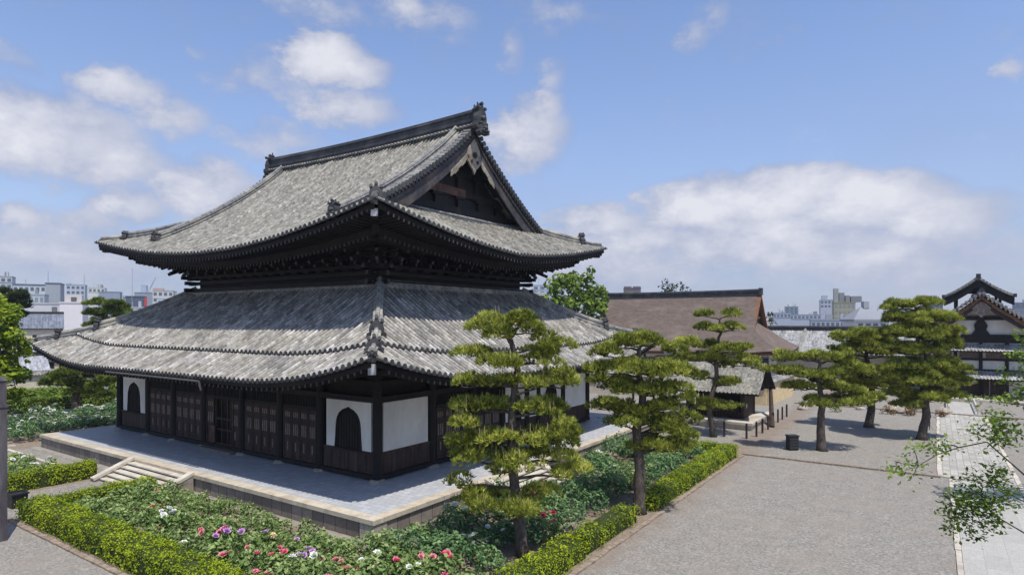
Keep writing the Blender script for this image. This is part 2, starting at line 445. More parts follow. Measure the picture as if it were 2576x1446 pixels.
# ================================================================== roofs
class HipRoof:
    """concave tiled roof over a rectangle: height as a function of (place along the eave, distance in)"""
    def __init__(s, x0, x1, y0, y1, zmid, prof, L0, E, p, fade):
        s.x0, s.x1, s.y0, s.y1, s.zmid, s.prof, s.L0, s.E, s.p, s.fade = x0, x1, y0, y1, zmid, prof, L0, E, p, fade
        cx, cy = (x0 + x1) / 2, (y0 + y1) / 2
        s.faces = {'front': ((cx, y0), (1, 0), (0, 1), x1 - x0), 'right': ((x1, cy), (0, 1), (-1, 0), y1 - y0),
                   'back': ((cx, y1), (-1, 0), (0, -1), x1 - x0), 'left': ((x0, cy), (0, -1), (1, 0), y1 - y0)}

    def lift(s, e, d):
        return s.L0 * max(0., 1 - max(e, 0) / s.E) ** s.p * max(0., 1 - d / s.fade)

    def z(s, f, sc, d):
        e = s.faces[f][3] / 2 - abs(sc)
        return s.zmid + s.prof(d) + s.lift(e, d)

    def P(s, f, sc, d, dz=0.0):
        o, a, b, L = s.faces[f]
        k = .10 * s.lift(L / 2 - abs(sc), 0) * max(0, 1 - d / 3)     # corners sweep out a little
        dd = d - k
        return Vector((o[0] + a[0] * sc + b[0] * dd, o[1] + a[1] * sc + b[1] * dd, s.z(f, sc, d) + dz))

    def slope(s, d0, d1, n=8):
        t = 0; pz = s.prof(d0)
        for i in range(1, n + 1):
            d = d0 + (d1 - d0) * i / n; z = s.prof(d)
            t += math.hypot((d1 - d0) / n, z - pz); pz = z
        return t


def tile_face(mb, rf, f, dmax, smax, d0=0.0, dz=0.0, nd=10, pitch=.43, r=.118, cap=True, off=0.0, lip=.10):
    """pan surface + round cover tiles + end discs of one roof face. material 0 tiles, 1 dark"""
    L = rf.faces[f][3]
    sl = [0.0]
    for j in range(nd): sl.append(sl[-1] + rf.slope(d0 + (dmax - d0) * j / nd, d0 + (dmax - d0) * (j + 1) / nd, 3))
    def dj(j): return d0 + (dmax - d0) * j / nd
    ns = 48
    base = off * 37.0
    mb.m = 2
    idx = []
    for j in range(nd + 1):
        sm = smax(dj(j)); row = []
        for i in range(ns + 1):
            a = -1 + 2 * i / ns
            a = math.copysign(1 - (1 - abs(a)) ** 1.35, a)
            row.append((mb.V(rf.P(f, a * sm, dj(j), dz)), (a * sm + base, sl[j])))
        idx.append(row)
    for j in range(nd):
        for i in range(ns):
            q = [idx[j][i], idx[j][i + 1], idx[j + 1][i + 1], idx[j + 1][i]]
            mb.F([x[0] for x in q], [x[1] for x in q])
    # lip under the pan tiles
    mb.m = 1
    for i in range(ns):
        s0 = idx[0][i]; s1 = idx[0][i + 1]
        p0 = Vector(mb.v[s0[0]]); p1 = Vector(mb.v[s1[0]])
        mb.poly([p0 - Vector((0, 0, lip)), p1 - Vector((0, 0, lip)), p1, p0])
    n = int(L / 2 / pitch)
    A = Vector((*rf.faces[f][1], 0)); B = Vector((*rf.faces[f][2], 0))
    for k in range(-n, n + 1):
        sc = k * pitch
        # how far in this course runs
        dm = dmax
        for j in range(nd * 4 + 1):
            d = d0 + (dmax - d0) * j / (nd * 4)
            if smax(d) < abs(sc) + .05: dm = d; break
        if dm - d0 < .35: continue
        m_ = max(2, int(round(nd * (dm - d0) / (dmax - d0))))
        rings = []; t = 0; pp = None
        jit = random.uniform(-.012, .012)
        for j in range(m_ + 1):
            d = d0 - .05 + (dm - d0 + .05) * j / m_
            c = rf.P(f, sc + jit, max(d, 0), dz + random.uniform(-.006, .006)) - B * (max(0, -d))
            if pp is not None: t += (c - pp).length
            pp = c
            rings.append(([mb.V(c + A * (r * math.cos(q)) + Vector((0, 0, r * 1.1 * math.sin(q)))) for q in (3.1416, 2.3, 1.5708, .84, 0)], t))
        mb.m = 0
        u = sc + base + pitch * 11.5
        for j in range(m_):
            a, ta = rings[j]; b, tb = rings[j + 1]
            for q in range(4):
                mb.F([a[q], a[q + 1], b[q + 1], b[q]][::-1], [(u, tb), (u, tb), (u, ta), (u, ta)][::1])
        if cap:
            mb.m = 1
            c = rf.P(f, sc + jit, d0, dz) - B * .07
            rr = r * 1.28
            mb.F([mb.V(c + A * (rr * math.cos(q * .7854)) + Vector((0, 0, rr * math.sin(q * .7854) + .01))) for q in range(8)])
    mb.m = 0


def eave_under(mb, rf, f, tiers, pitch, w=.13, h=.16, pale=None):
    """fascia, soffit boards and rafters; tiers = [(d0, d1, z drop at d0, rise per metre)]"""
    L = rf.faces[f][3]; ns = 40
    def zz(sc, d, drop, rise, d0):
        e = L / 2 - abs(sc)
        return rf.zmid + rf.lift(e, 0) * max(0, 1 - .11 * d) - drop + rise * (d - d0)
    def P(sc, d, z):
        o, a, b, _ = rf.faces[f]
        k = .10 * rf.lift(L / 2 - abs(sc), 0) * max(0, 1 - d / 3); dd = d - k
        return Vector((o[0] + a[0] * sc + b[0] * dd, o[1] + a[1] * sc + b[1] * dd, z))
    for (d0, d1, drop, rise) in tiers:
        for i in range(ns):
            a0 = (-1 + 2 * i / ns); a1 = (-1 + 2 * (i + 1) / ns)
            s00, s01 = a0 * (L / 2 - d0), a1 * (L / 2 - d0)
            s10, s11 = a0 * (L / 2 - d1), a1 * (L / 2 - d1)
            mb.m = 0
            mb.poly([P(s00, d0, zz(s00, d0, drop, rise, d0)), P(s10, d1, zz(s10, d1, drop, rise, d0)), P(s11, d1, zz(s11, d1, drop, rise, d0)), P(s01, d0, zz(s01, d0, drop, rise, d0))])
            # fascia plank: from soffit up to the tiles / next tier
            top = .06 if d0 < 1 else None
            z0, z1 = zz(s00, d0, drop, rise, d0), zz(s01, d0, drop, rise, d0)
            hh = (drop - .09) if d0 < 1 else .42
            mb.poly([P(s00, d0, z0 - .02), P(s01, d0, z1 - .02), P(s01, d0, z1 + hh), P(s00, d0, z0 + hh)])
        n = int(L / 2 / pitch)
        A = Vector((*rf.faces[f][1], 0))
        for k in range(-n, n + 1):
            sc = (k + .5) * pitch; e = L / 2 - abs(sc)
            if e < d0 + .3: continue
            de = min(d1, e)
            p = P(sc, d0 - .10, zz(sc, d0 - .1, drop, rise, d0) - h / 2 - .012); q = P(sc, de, zz(sc, de, drop, rise, d0) - h / 2 - .012)
            b = len(mb.v)
            for c in (p, q):
                for sx, sz in ((-1, -1), (1, -1), (1, 1), (-1, 1)):
                    mb.V(c + A * (sx * w / 2) + Vector((0, 0, sz * h / 2)))
            mb.m = 0
            for fc in ((0, 1, 5, 4), (1, 2, 6, 5), (3, 0, 4, 7)): mb.F([b + x for x in fc])
            mb.m = 1
            mb.F([b + x for x in (0, 3, 2, 1)])
    mb.m = 0


def ridge_run(mb, pts, w, h, cap_r, dz=0.0, m_side=0, m_cap=0):
    """a built-up ridge of tile courses along a line, with a round cap tile and thin projecting courses"""
    n = len(pts)
    for i in range(n - 1):
        p, q = Vector(pts[i]), Vector(pts[i + 1])
        d = (q - p); d.z = 0; d.normalize(); x = Vector((d.y, -d.x, 0))
        mb.m = m_side
        prof = [(-w / 2, -.3), (-w / 2 * .92, h * .32), (-w / 2 * 1.12, h * .33), (-w / 2 * 1.12, h * .40), (-w / 2 * .86, h * .41), (-w / 2 * .80, h * .86), (-w / 2 * 1.05, h * .87), (-w / 2 * 1.05, h * .93), (-w / 2 * .7, h),
                (w / 2 * .7, h), (w / 2 * 1.05, h * .93), (w / 2 * 1.05, h * .87), (w / 2 * .80, h * .86), (w / 2 * .86, h * .41), (w / 2 * 1.12, h * .40), (w / 2 * 1.12, h * .33), (w / 2 * .92, h * .32), (w / 2, -.3)]
        mb.prism(prof, lambda a: p + x * a[0] + Vector((0, 0, a[1] + dz)), lambda a: q + x * a[0] + Vector((0, 0, a[1] + dz)))
        mb.m = m_cap
    up = Vector((0, 0, h + dz + cap_r * .35))
    mb.tube([Vector(p) + up for p in pts], cap_r, 8)
    mb.m = 0


def ogre_tile(name, parent, c, out, w, h, mat=None, horns=3):
    """ornamental ridge-end tile: shouldered slab with knobs and scroll feet, facing 'out'"""
    out = Vector(out).normalized(); x = Vector((-out.y, out.x, 0)); c = Vector(c); Z = Vector((0, 0, 1))
    mb = MB()
    prof = [(-.5, 0), (-.62, .10), (-.60, .26), (-.46, .30), (-.46, .52), (-.36, .74), (-.16, .86), (-.10, 1.0), (.10, 1.0), (.16, .86), (.36, .74), (.46, .52), (.46, .30), (.60, .26), (.62, .10), (.5, 0)]
    t = w * .20
    mb.prism(prof, lambda p: c - out * t + x * (p[0] * w) + Z * (p[1] * h), lambda p: c + out * t + x * (p[0] * w) + Z * (p[1] * h))
    # boss
    for (px, pz, r) in ((0, .46, .20), (-.27, .22, .12), (.27, .22, .12), (0, .18, .10)):
        o = c + x * (px * w) + Z * (pz * h) + out * t
        mb.tube([o - out * .01, o + out * (w * .16), o + out * (w * .24)], [r * w, r * w * .8, r * w * .35], 8)
    # horn cylinders on top
    for k in range(horns):
        a = (k - (horns - 1) / 2) * .34
        b = c + x * (a * w) + Z * (h * (.98 if abs(a) < .1 else .80)) - out * t
        mb.tube([b - out * (w * .15), b + out * (w * .42) + Z * (h * .12)], [w * .10, w * .12], 8)
        mb.tube([b, b + Z * (h * .22)], [w * .07, w * .05], 6)
    return mb.build(name, mat or M['tile_dk'], parent)


# ================================================================== the great hall
hall = thing('temple_hall', 'large dark timber temple hall with two tiers of grey tiled roofs on a stone podium', 'temple', (-40.9, 37.0, 0))
HO = Vector((-40.9, 37.0, 0))
Ti = Matrix.Translation(-HO)


class HB(MB):
    """builder whose world coordinates are moved into the hall's own frame"""
    def build(s, name, mats, parent=None, **k):
        s.v = [(p[0] + 40.9, p[1] - 37.0, p[2]) for p in s.v]
        return MB.build(s, name, mats, parent or hall, **k)


_og = ogre_tile
def hall_ogre(name, parent, c, out, w, h, **k):
    return _og(name, parent, Vector(c) - HO, out, w, h, **k)


# ---- podium
PX0, PX1, PY0, PY1 = -58.4, -20.8, 19.5, 54.5
b = HB(); b.box(PX0 + .10, PX1 - .10, PY0 + .10, PY1 - .10, 0, .79); podium = b.build('podium', M['stone_wall'])
for (q, mt) in (((PX0, PX1, PY0, PY0 + .62), 'stone_edge'), ((PX0, PX1, PY1 - .62, PY1), 'stone_edge'), ((PX0, PX0 + .62, PY0 + .623, PY1 - .623), 'stone_edge_y'), ((PX1 - .62, PX1, PY0 + .623, PY1 - .623), 'stone_edge_y')):
    b = HB(); b.box(*q, .79, 1.0); b.build('coping', M[mt], podium)
b = HB(); b.box(PX0 + .623, PX1 - .623, PY0 + .623, PY1 - .623, .795, .994); b.build('paving', M['paving'], podium)
b = HB(); b.box(PX1 - .95, PX1 - .06, PY0 + .06, PY0 + .9, -.05, .789); b.build('corner_stone', M['rock'], podium)


def stairs(x0, x1, along, n=5):
    """straight flight with sloping cheek stones"""
    st = HB(); rs = HB(); dz = 1.0 / (n + 1); tr = .40
    top = []
    if along == 'front':
        for k in range(n):
            z = 1.0 - dz * (k + 1)
            st.box(x0, x1, PY0 - tr * (k + 1), PY0 - tr * k + .06, z - .075, z)
            rs.box(x0, x1, PY0 - tr * (k + 1) + .15, PY0 - tr * k + .15, 0, z - .078)
        r = st.build('stairs', M['stone_pale'])
        for xx in (x0 - .42, x1):
            c = HB()
            prof = [(PY0 - .003, 0), (PY0 - .003, 1.01), (PY0 - .25, 1.01), (PY0 - tr * n - .35, .12), (PY0 - tr * n - .35, 0)]
            c.prism(prof, lambda p: Vector((xx + .003, p[0], p[1])), lambda p: Vector((xx + .417, p[0], p[1])))
            c.build('cheek_stone', M['stone_wall'], r)
            c = HB(); c.beam((xx + .21, PY0 + .05, 1.06), (xx + .21, PY0 - tr * n - .35, .16), .47, .16); c.build('cheek_cap', M['stone_pale'], r)
    else:
        for k in range(n):
            z = 1.0 - dz * (k + 1)
            st.box(PX1 + tr * k - .06, PX1 + tr * (k + 1), x0, x1, z - .075, z)
            rs.box(PX1 + tr * k - .15, PX1 + tr * (k + 1) - .15, x0, x1, 0, z - .078)
        r = st.build('stairs', M['stone_pale'])
        for yy in (x0 - .42, x1):
            c = HB()
            prof = [(PX1 + .003, 0), (PX1 + .003, 1.01), (PX1 + .25, 1.01), (PX1 + tr * n + .35, .12), (PX1 + tr * n + .35, 0)]
            c.prism(prof, lambda p: Vector((p[0], yy + .003, p[1])), lambda p: Vector((p[0], yy + .417, p[1])))
            c.build('cheek_stone', M['stone_wall'], r)
            c = HB(); c.beam((PX1 - .05, yy + .21, 1.06), (PX1 + tr * n + .35, yy + .21, .16), .47, .16); c.build('cheek_cap', M['stone_pale'], r)
    rs.build('risers', M['stone_wall'], r)  # dark stone puts the shadow under each tread into the risers
    return r


stairs(-42.95, -36.2, 'front')
stairs(28.3, 33.2, 'side')

# ---- ground storey: posts, sills, beams
WX0, WX1, WY0, WY1 = -56.1, -25.7, 24.4, 49.5
BX = [-56.1, -51.3, -47.4, -43.25, -38.55, -34.4, -30.5, -25.7]
BY = [24.4, 28.9, 32.9, 36.4, 39.6, 41.2, 45.1, 49.5]


def column(x, y):
    c = HB()
    c.tube([(x, y, 1.12), (x, y, 1.3), (x, y, 6.3), (x, y, 6.7)], [.25, .27, .27, .22], 12)
    o = c.build('column', M['wood'])
    s_ = HB()
    s_.tube([(x, y, .95), (x, y, 1.06), (x, y, 1.14)], [.50 + random.uniform(-.05, .08), .46, .33], 9)
    s_.build('base_stone', M['rock'], o)


for x in BX: column(x, WY0)
for y in BY[1:]: column(WX1, y)
for y in (28.9, 33, 37, 41, 45.1, 49.5): column(WX0, y)

MW = Matrix
def wallbox(mb, face, a0, a1, o0, o1, z0, z1):
    """box on the front (along x) or right side (along y); o = metres out from the wall plane"""
    if face == 'front': mb.box(a0, a1, WY0 - o1, WY0 - o0, z0, z1)
    else: mb.box(WX1 + o0, WX1 + o1, a0, a1, z0, z1)


# dark core behind all openings, coloured as their interior shade; sills, head beams (all sides)
b = HB(); b.box(WX0 + .25, WX1 - .25, WY0 + .25, WY1 - .1, 1.0, 7.4); b.build('dark_interior_core', M['wood'])
for (z0, z1, o) in ((1.10, 1.34, .20), (5.42, 5.72, .22), (6.28, 6.62, .30)):
    b = HB()
    wallbox(b, 'front', WX0 - .3, WX1 + o, -.1, o, z0, z1)
    wallbox(b, 'right', WY0 + .103, WY1 + .3, -.1, o - .004, z0, z1)
    b.box(WX0 - o, WX0 + .1, WY0 + .11, WY1, z0, z1)
    b.build('sill_beam' if z0 < 2 else 'head_beam', M['wood'])


def boards(mb, face, a0, a1, z0, z1, o, bw=.36):
    n = max(1, int(round((a1 - a0) / bw)))
    for k in range(n):
        u0 = a0 + (a1 - a0) * k / n; u1 = a0 + (a1 - a0) * (k + 1) / n
        wallbox(mb, face, u0 + .012, u1 - .012, -.02, o + (k % 2) * .006, z0, z1)


def kato(face, a0, a1, z0=2.62, z1=5.36, win=True):
    """white plaster panel with a flame-headed window let into it"""
    def q(a, o, z): return Vector((a, WY0 - o, z)) if face == 'front' else Vector((WX1 + o, a, z))
    pnl = HB()
    ca = (a0 + a1) / 2; hw = (a1 - a0) / 2
    if win:
        ww = hw * .56
        arch = [(-1.06, 0), (-1.0, .25), (-.965, .50), (-.93, .62), (-.86, .73), (-.70, .84), (-.44, .92), (-.18, .96), (0, 1.0)]
        zt = z0 + (z1 - z0) * .86
        left = [(ca + a * ww, z0 + t * (zt - z0)) for a, t in arch]
        right = [(2 * ca - a, z) for a, z in left]
        o = .10
        for side, ed in ((left, a0), (right, a1)):
            for i in range(len(side) - 1):
                p0, p1 = side[i], side[i + 1]
                fr = [q(ed, o, p0[1]), q(p0[0], o, p0[1]), q(p1[0], o, p1[1]), q(ed, o, p1[1])]
                pnl.poly(fr if ed == a0 else fr[::-1])
                rv = [q(p0[0], o, p0[1]), q(p0[0], -.1, p0[1]), q(p1[0], -.1, p1[1]), q(p1[0], o, p1[1])]
                pnl.poly(rv)
            tp = [q(ed, o, zt), q(ca, o, zt), q(ca, o, z1), q(ed, o, z1)]
            pnl.poly(tp if ed == a0 else tp[::-1])
        pnl.poly([q(a0, o, z0), q(a0, o, z1), q(a0, -.1, z1), q(a0, -.1, z0)])
        pnl.poly([q(a1, o, z0), q(a1, o, z1), q(a1, -.1, z1), q(a1, -.1, z0)][::-1])
        pnl.poly([q(a0, o, z1), q(a1, o, z1), q(a1, -.1, z1), q(a0, -.1, z1)])
    else:
        wallbox(pnl, face, a0, a1, -.05, .10, z0, z1)
    po = pnl.build('plaster_panel', M['plaster'])
    if win:
        w = HB()
        # lattice leaf filling the opening
        wallbox(w, face, ca - ww * 1.12, ca + ww * 1.12, -.08, .015, z0 - .05, zt)
        for k in range(9):
            a = ca + (-1 + 2 * (k + .5) / 9) * ww * .98
            hgt = zt - .05 - (abs(a - ca) / ww) ** 2 * .40 * (zt - z0)
            wallbox(w, face, a - .025, a + .025, .01, .045, z0, max(hgt, z0 + .5))
        wallbox(w, face, ca - ww * 1.2, ca + ww * 1.2, .01, .13, z0 - .14, z0 - .02)
        w.build('flame_window', M['wood'], po)
        # moulded dark frame following the arch
        fr_ = HB()
        ed = [q(a, .09, z) for a, z in left] + [q(a, .09, z) for a, z in right[::-1][1:]]
        fr_.tube(ed, .055, 6)
        fr_.build('window_frame', M['wood'], po)
    d = HB()
    boards(d, face, a0 - .3, a1 + .3, 1.36, z0 - .16, .06)
    wallbox(d, face, a0 - .3, a1 + .3, .0, .12, z0 - .155, z0 - .02)
    d.build('dado_boards', M['wood_brown'])


def door_leaf(face, a0, a1, z0=1.36, z1=4.5, o=.05, m='wood_brown'):
    d = HB()
    wallbox(d, face, a0, a1, -.05, o, z0, z1)
    st = .10
    for a in (a0, a1 - st): wallbox(d, face, a, a + st, o - .01, o + .05, z0, z1)
    for t in (0, .10, .34, .40, .70, .76, .94):
        z = z0 + (z1 - z0) * t
        wallbox(d, face, a0 + st + .002, a1 - st - .002, o - .01, o + .043, z, z + .10)
    e = d; e.m = 1
    mid = (a0 + a1) / 2
    n = 3
    for k in range(n):
        a = a0 + st + (a1 - a0 - 2 * st) * (k + .5) / n
        w2 = (a1 - a0 - 2 * st) / n * .27
        for (t0, t1) in ((.455, .69), (.815, .93), (.145, .33)):
            if t0 < .2 and k != 1: continue
            wallbox(e, face, a - w2, a + w2, o - .005, o + .028 + .004 * k, z0 + (z1 - z0) * t0 + .03, z0 + (z1 - z0) * t1 - .01)
    d.build('door', [M[m], M['wood_worn']])


def door_bay(face, a0, a1, leaves=4, open_mid=False):
    w = .34
    a0 += w; a1 -= w
    lw = (a1 - a0) / leaves
    for k in range(leaves):
        if open_mid and k in (1, 2): continue
        door_leaf(face, a0 + lw * k + .02, a0 + lw * (k + 1) - .02)
    t = HB()
    wallbox(t, face, a0, a1, -.05, .10, 4.52, 4.72)
    # lattice transom
    n = int((a1 - a0) / .16)
    for k in range(n):
        a = a0 + (a1 - a0) * (k + .5) / n
        wallbox(t, face, a - .035, a + .035, -.05, .05, 4.72, 5.42)
    t.build('transom', M['wood'])


def win_bay(face, a0, a1, win=True): kato(face, a0 + .55, a1 - .38 if face == 'front' else a1 - .5, win=win)


kato('front', -55.35, -51.75)
kato('front', -29.9, -26.1)
for i in (1, 2, 4, 5): door_bay('front', BX[i], BX[i + 1])
door_bay('front', BX[3], BX[4], 4, True)
kato('right', 24.75, 28.45, win=False)
door_bay('right', BY[1], BY[2]); door_bay('right', BY[2], BY[3], 3)
kato('right', 36.75, 39.25)
kato('right', 39.9, 40.95, win=False)
kato('right', 41.55, 44.75)
kato('right', 45.5, 49.1, win=False)
# centre doorway: step stone, reddish panel before the dark core
b = HB(); b.box(BX[3] + .35, BX[4] - .35, WY0 - .75, WY0 - .25, 1.0, 1.16); b.build('door_step', M['wood_worn'])
b = HB(); b.box(-42.2, -41.5, WY0 - .3, WY0 - .22, 1.5, 2.65); b.build('notice_board', M['wood_red'])
b = HB()
for z in (1.36, 2.35, 3.1): b.box(-41.6, -39.6, WY0 - .12, WY0 - .02, z, z + .13)
for x in (-41.65, -40.95, -40.25, -39.6): b.box(x, x + .1, WY0 - .13, WY0 - .03, 1.36, 4.5)
b.build('barrier_rail', M['wood_brown'])

# small bearing blocks over the posts under the lower eave
for x in BX:
    b = HB(); b.cbox((x, WY0 - .18, 6.82), .6, .62, .24); b.cbox((x, WY0 - .25, 7.06), 1.5, .28, .22); b.cbox((x, WY0 - .45, 7.05), .26, 1.2, .24); b.build('bearing_block', M['wood'])
for y in BY[1:]:
    b = HB(); b.cbox((WX1 + .18, y, 6.82), .61, .6, .24); b.cbox((WX1 + .25, y, 7.06), .28, 1.49, .215); b.cbox((WX1 + .45, y, 7.05), 1.19, .26, .245); b.build('bearing_block', M['wood'])

# ---- lower roof
MX0, MX1, MY0, MY1 = -60.8, -21.0, 19.7, 54.3
UX0, UX1, UY0, UY1 = -52.0, -30.1, 28.6, 45.9
DL = 8.95
LZ = 6.70


def prof_lo(d):
    t = d / DL
    return 5.45 * (.79 * t + .21 * t * t)


lo = HipRoof(MX0, MX1, MY0, MY1, LZ, prof_lo, 1.62, 11.0, 2.1, 13.0)
STEP = 2.35
roof_lo = None
for i, f in enumerate(('front', 'right', 'left', 'back')):
    L = lo.faces[f][3]
    b = HB()
    tile_face(b, lo, f, STEP + .12, lambda d: L / 2 - d, 0, 0, 5, off=i)
    tile_face(b, lo, f, DL + .05, lambda d: L / 2 - d, STEP, .17, 8, off=i + .31, lip=.16)
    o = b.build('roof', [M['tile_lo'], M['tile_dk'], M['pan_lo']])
    o['label'] = ('front', 'right', 'left', 'back')[i] + ' slope of the lower roof, tiled in two steps'
    u = HB(); eave_under(u, lo, f, [(.22, 5.2, .34, .16)], .46); u.build('eave_rafters', [M['wood'], M['wood_end']], o)
    # flashing ridge against the upper storey wall
    r = HB(); r.m = 0
    pts = [lo.P(f, a * (L / 2 - DL + .1), DL - .1, .08) for a in np.linspace(-1, 1, 9)]
    ridge_run(r, pts, .5, .34, .12); r.build('flashing_course', M['tile_ridge'], o)


def hip_line(rf, sx, sy, d):
    """point of the hip of the corner (sx, sy) at distance d in"""
    f = 'front' if sy < 0 else 'back'
    L = rf.faces[f][3]
    sgn = sx if f == 'front' else -sx
    return rf.P(f, sgn * (L / 2 - d), d)


for (sx, sy) in ((1, -1), (-1, -1), (1, 1), (-1, 1)):
    out = Vector((sx, sy, 0)).normalized()
    for (d0, d1, w, h) in ((3.5, DL - .1, .50, .62), (1.5, 3.6, .46, .44), (.45, 1.7, .40, .26)):
        b = HB(); pts = [hip_line(lo, sx, sy, d0 + (d1 - d0) * k / 8) for k in range(9)]
        ridge_run(b, pts, w, h, .13); o = b.build('hip_ridge', M['tile_ridge'])
        hall_ogre('ridge_end_tile', o, hip_line(lo, sx, sy, d0) + Vector((0, 0, -.05)), out, w * (1.7 if d0 > 1 else 1.3), h * (1.7 if d0 > 1 else 1.25), horns=3 if d0 > 1 else 0)
    b = HB(); p0 = hip_line(lo, sx, sy, .45) + Vector((0, 0, -.62)); p1 = hip_line(lo, sx, sy, 5) + Vector((0, 0, -1.6))
    b.beam(p0 + out * .05, p1, .36, .46); o = b.build('hip_rafter', M['wood'])
    c = HB(); q = p0 + out * .06
    c.beam(q + Vector((0, 0, .0)), q + (p1 - p0).normalized() * -.05, .37, .50)
    c.build('metal_cap', M['white_cap'], o)

# copper gutter on part of the front eave
b = HB()
pts = [lo.P('front', s_, -.10, -.20) for s_ in np.linspace(-6.3, 5.5, 10)]
b.tube(pts, .06, 8)
for k in range(0, 10, 2): b.beam(pts[k] + Vector((0, .25, .16)), pts[k], .03, .03)
b.tube([pts[-1], pts[-1] + Vector((.02, .05, -.3)), pts[-1] + Vector((.05, .1, -.55))], .06, 8)
b.build('gutter', M['metal'])

# ---- upper storey body
b = HB(); b.box(UX0 + .2, UX1 - .2, UY0 + .2, UY1 - .2, 10.5, 16.9); b.build('upper_wall', M['wood'])
for (z0, z1, o) in ((12.35, 12.62, .42), (12.95, 13.2, .30), (13.42, 13.62, .62)):
    b = HB()
    e = .35
    b.box(UX0 - e - o, UX1 + e + o, UY0 - o, UY0 - o + .24, z0, z1); b.box(UX0 - e - o, UX1 + e + o, UY1 + o - .24, UY1 + o, z0, z1)
    b.box(UX1 + o - .24, UX1 + o, UY0 - e - o, UY1 + e + o, z0 + .012, z1 - .01); b.box(UX0 - o, UX0 - o + .24, UY0 - e - o, UY1 + e + o, z0 + .012, z1 - .01)
    b.build('wall_beam', M['wood'])


def bracket_proto():
    """three-stepped bracket cluster; local frame: x along the wall, -y outwards, z from the plate"""
    mb = MB()
    mb.m = 0
    mb.cbox((0, -.1, .12), .62, .62, .26)
    for k in range(4):
        z = .40 + k * .42; y = -.1 - k * .52
        mb.box(-.13, .13, y - .62, .2, z - .10, z + .12)                       # projecting arm
        L = 1.18 if k else 1.05
        mb.cbox((0, y, z + .02), L, .22, .2)                                   # cross arm
        for x in (-L / 2 + .12, 0, L / 2 - .12):
            mb.cbox((x, y, z + .22), .27, .27, .17)                            # bearing blocks
        for x in (-L / 2 + .12, L / 2 - .12):
            if k: mb.cbox((x, y + .52, z + .22), .25, .25, .165)
        mb.m = 1
        mb.cbox((0, y - .635, z + .01), .20, .022, .20)                        # end grain
        mb.m = 0
    # tail rafters raking down through the cluster
    for (y0, z0, y1, z1) in ((-2.75, .98, -.2, 1.95), (-2.2, .48, -.2, 1.26)):
        mb.beam((0, y0, z0), (0, y1, z1), .18, .24)
        mb.m = 1
        d = (Vector((0, y0, z0)) - Vector((0, y1, z1))).normalized()
        mb.beam(Vector((0, y0, z0)), Vector((0, y0, z0)) + d * .025, .17, .23)
        mb.m = 0
    return mb


proto = bracket_proto().build('bracket_cluster', [M['wood'], M['wood_end']], hall)
BRZ = 13.35
_first = [True]


def put_bracket(x, y, rz):
    o = proto if _first[0] else proto.copy()
    if not _first[0]:
        COL.objects.link(o); o.parent = hall
    _first[0] = False
    o.location = Vector((x, y, BRZ)) - HO; o.rotation_euler = (0, 0, rz)


nx = 16; ny = 12
for k in range(nx + 1):
    x = UX0 + (UX1 - UX0) * k / nx
    put_bracket(x, UY0, 0)
    if k % 2 == 0: put_bracket(x, UY1, math.pi)
for k in range(ny + 1):
    y = UY0 + (UY1 - UY0) * k / ny
    put_bracket(UX1, y, math.pi / 2)
    if k % 2 == 0: put_bracket(UX0, y, -math.pi / 2)
for (x, y, a) in ((UX1, UY0, 45), (UX0, UY0, -45), (UX1, UY1, 135), (UX0, UY1, -135)):
    put_bracket(x, y, R_(a))
# stepped purlins riding on the clusters
b = HB()
for k in range(1, 4):
    o = .1 + k * .52; z = BRZ + .40 + k * .42 + .36
    b.box(UX0 - o - .5, UX1 + o + .5, UY0 - o - .1, UY0 - o + .1, z - .1, z + .1); b.box(UX0 - o - .5, UX1 + o + .5, UY1 + o - .1, UY1 + o + .1, z - .1, z + .1)
    b.box(UX1 + o - .1, UX1 + o + .1, UY0 - o - .5, UY1 + o + .5, z - .09, z + .09); b.box(UX0 - o - .1, UX0 - o + .1, UY0 - o - .5, UY1 + o + .5, z - .09, z + .09)
b.build('eave_purlins', M['wood'])
# jutting corner beams with pale ends
for (x, y, sx, sy) in ((UX1, UY0, 1, -1), (UX0, UY0, -1, -1), (UX1, UY1, 1, 1), (UX0, UY1, -1, 1)):
    b = HB(); b.m = 0
    for (L, z, dx) in ((1.25, 13.5, 0), (.95, 13.07, 0), (1.0, 12.5, 0), (1.7, 14.2, 0)):
        b.beam((x, y, z), (x + sx * L, y, z), .26, .3); b.beam((x, y, z + .015), (x, y + sy * L, z + .015), .26, .3)
        b.m = 1; b.beam((x + sx * L, y, z), (x + sx * (L + .02), y, z), .25, .29); b.beam((x, y + sy * L, z + .015), (x, y + sy * (L + .02), z + .015), .25, .29); b.m = 0
    b.build('corner_beams', [M['wood'], M['wood_end']])

# ---- upper roof
RX0, RX1, RY0, RY1 = -57.4, -24.5, 23.15, 50.9
DU = (RY1 - RY0) / 2
UZ = 14.62
GD = 4.15            # the verge stands this far in from the side eave
GW = 5.85             # the gable wall this far


def prof_up(d):
    t = d / DU
    return 9.75 * (.66 * t + .34 * t * t)


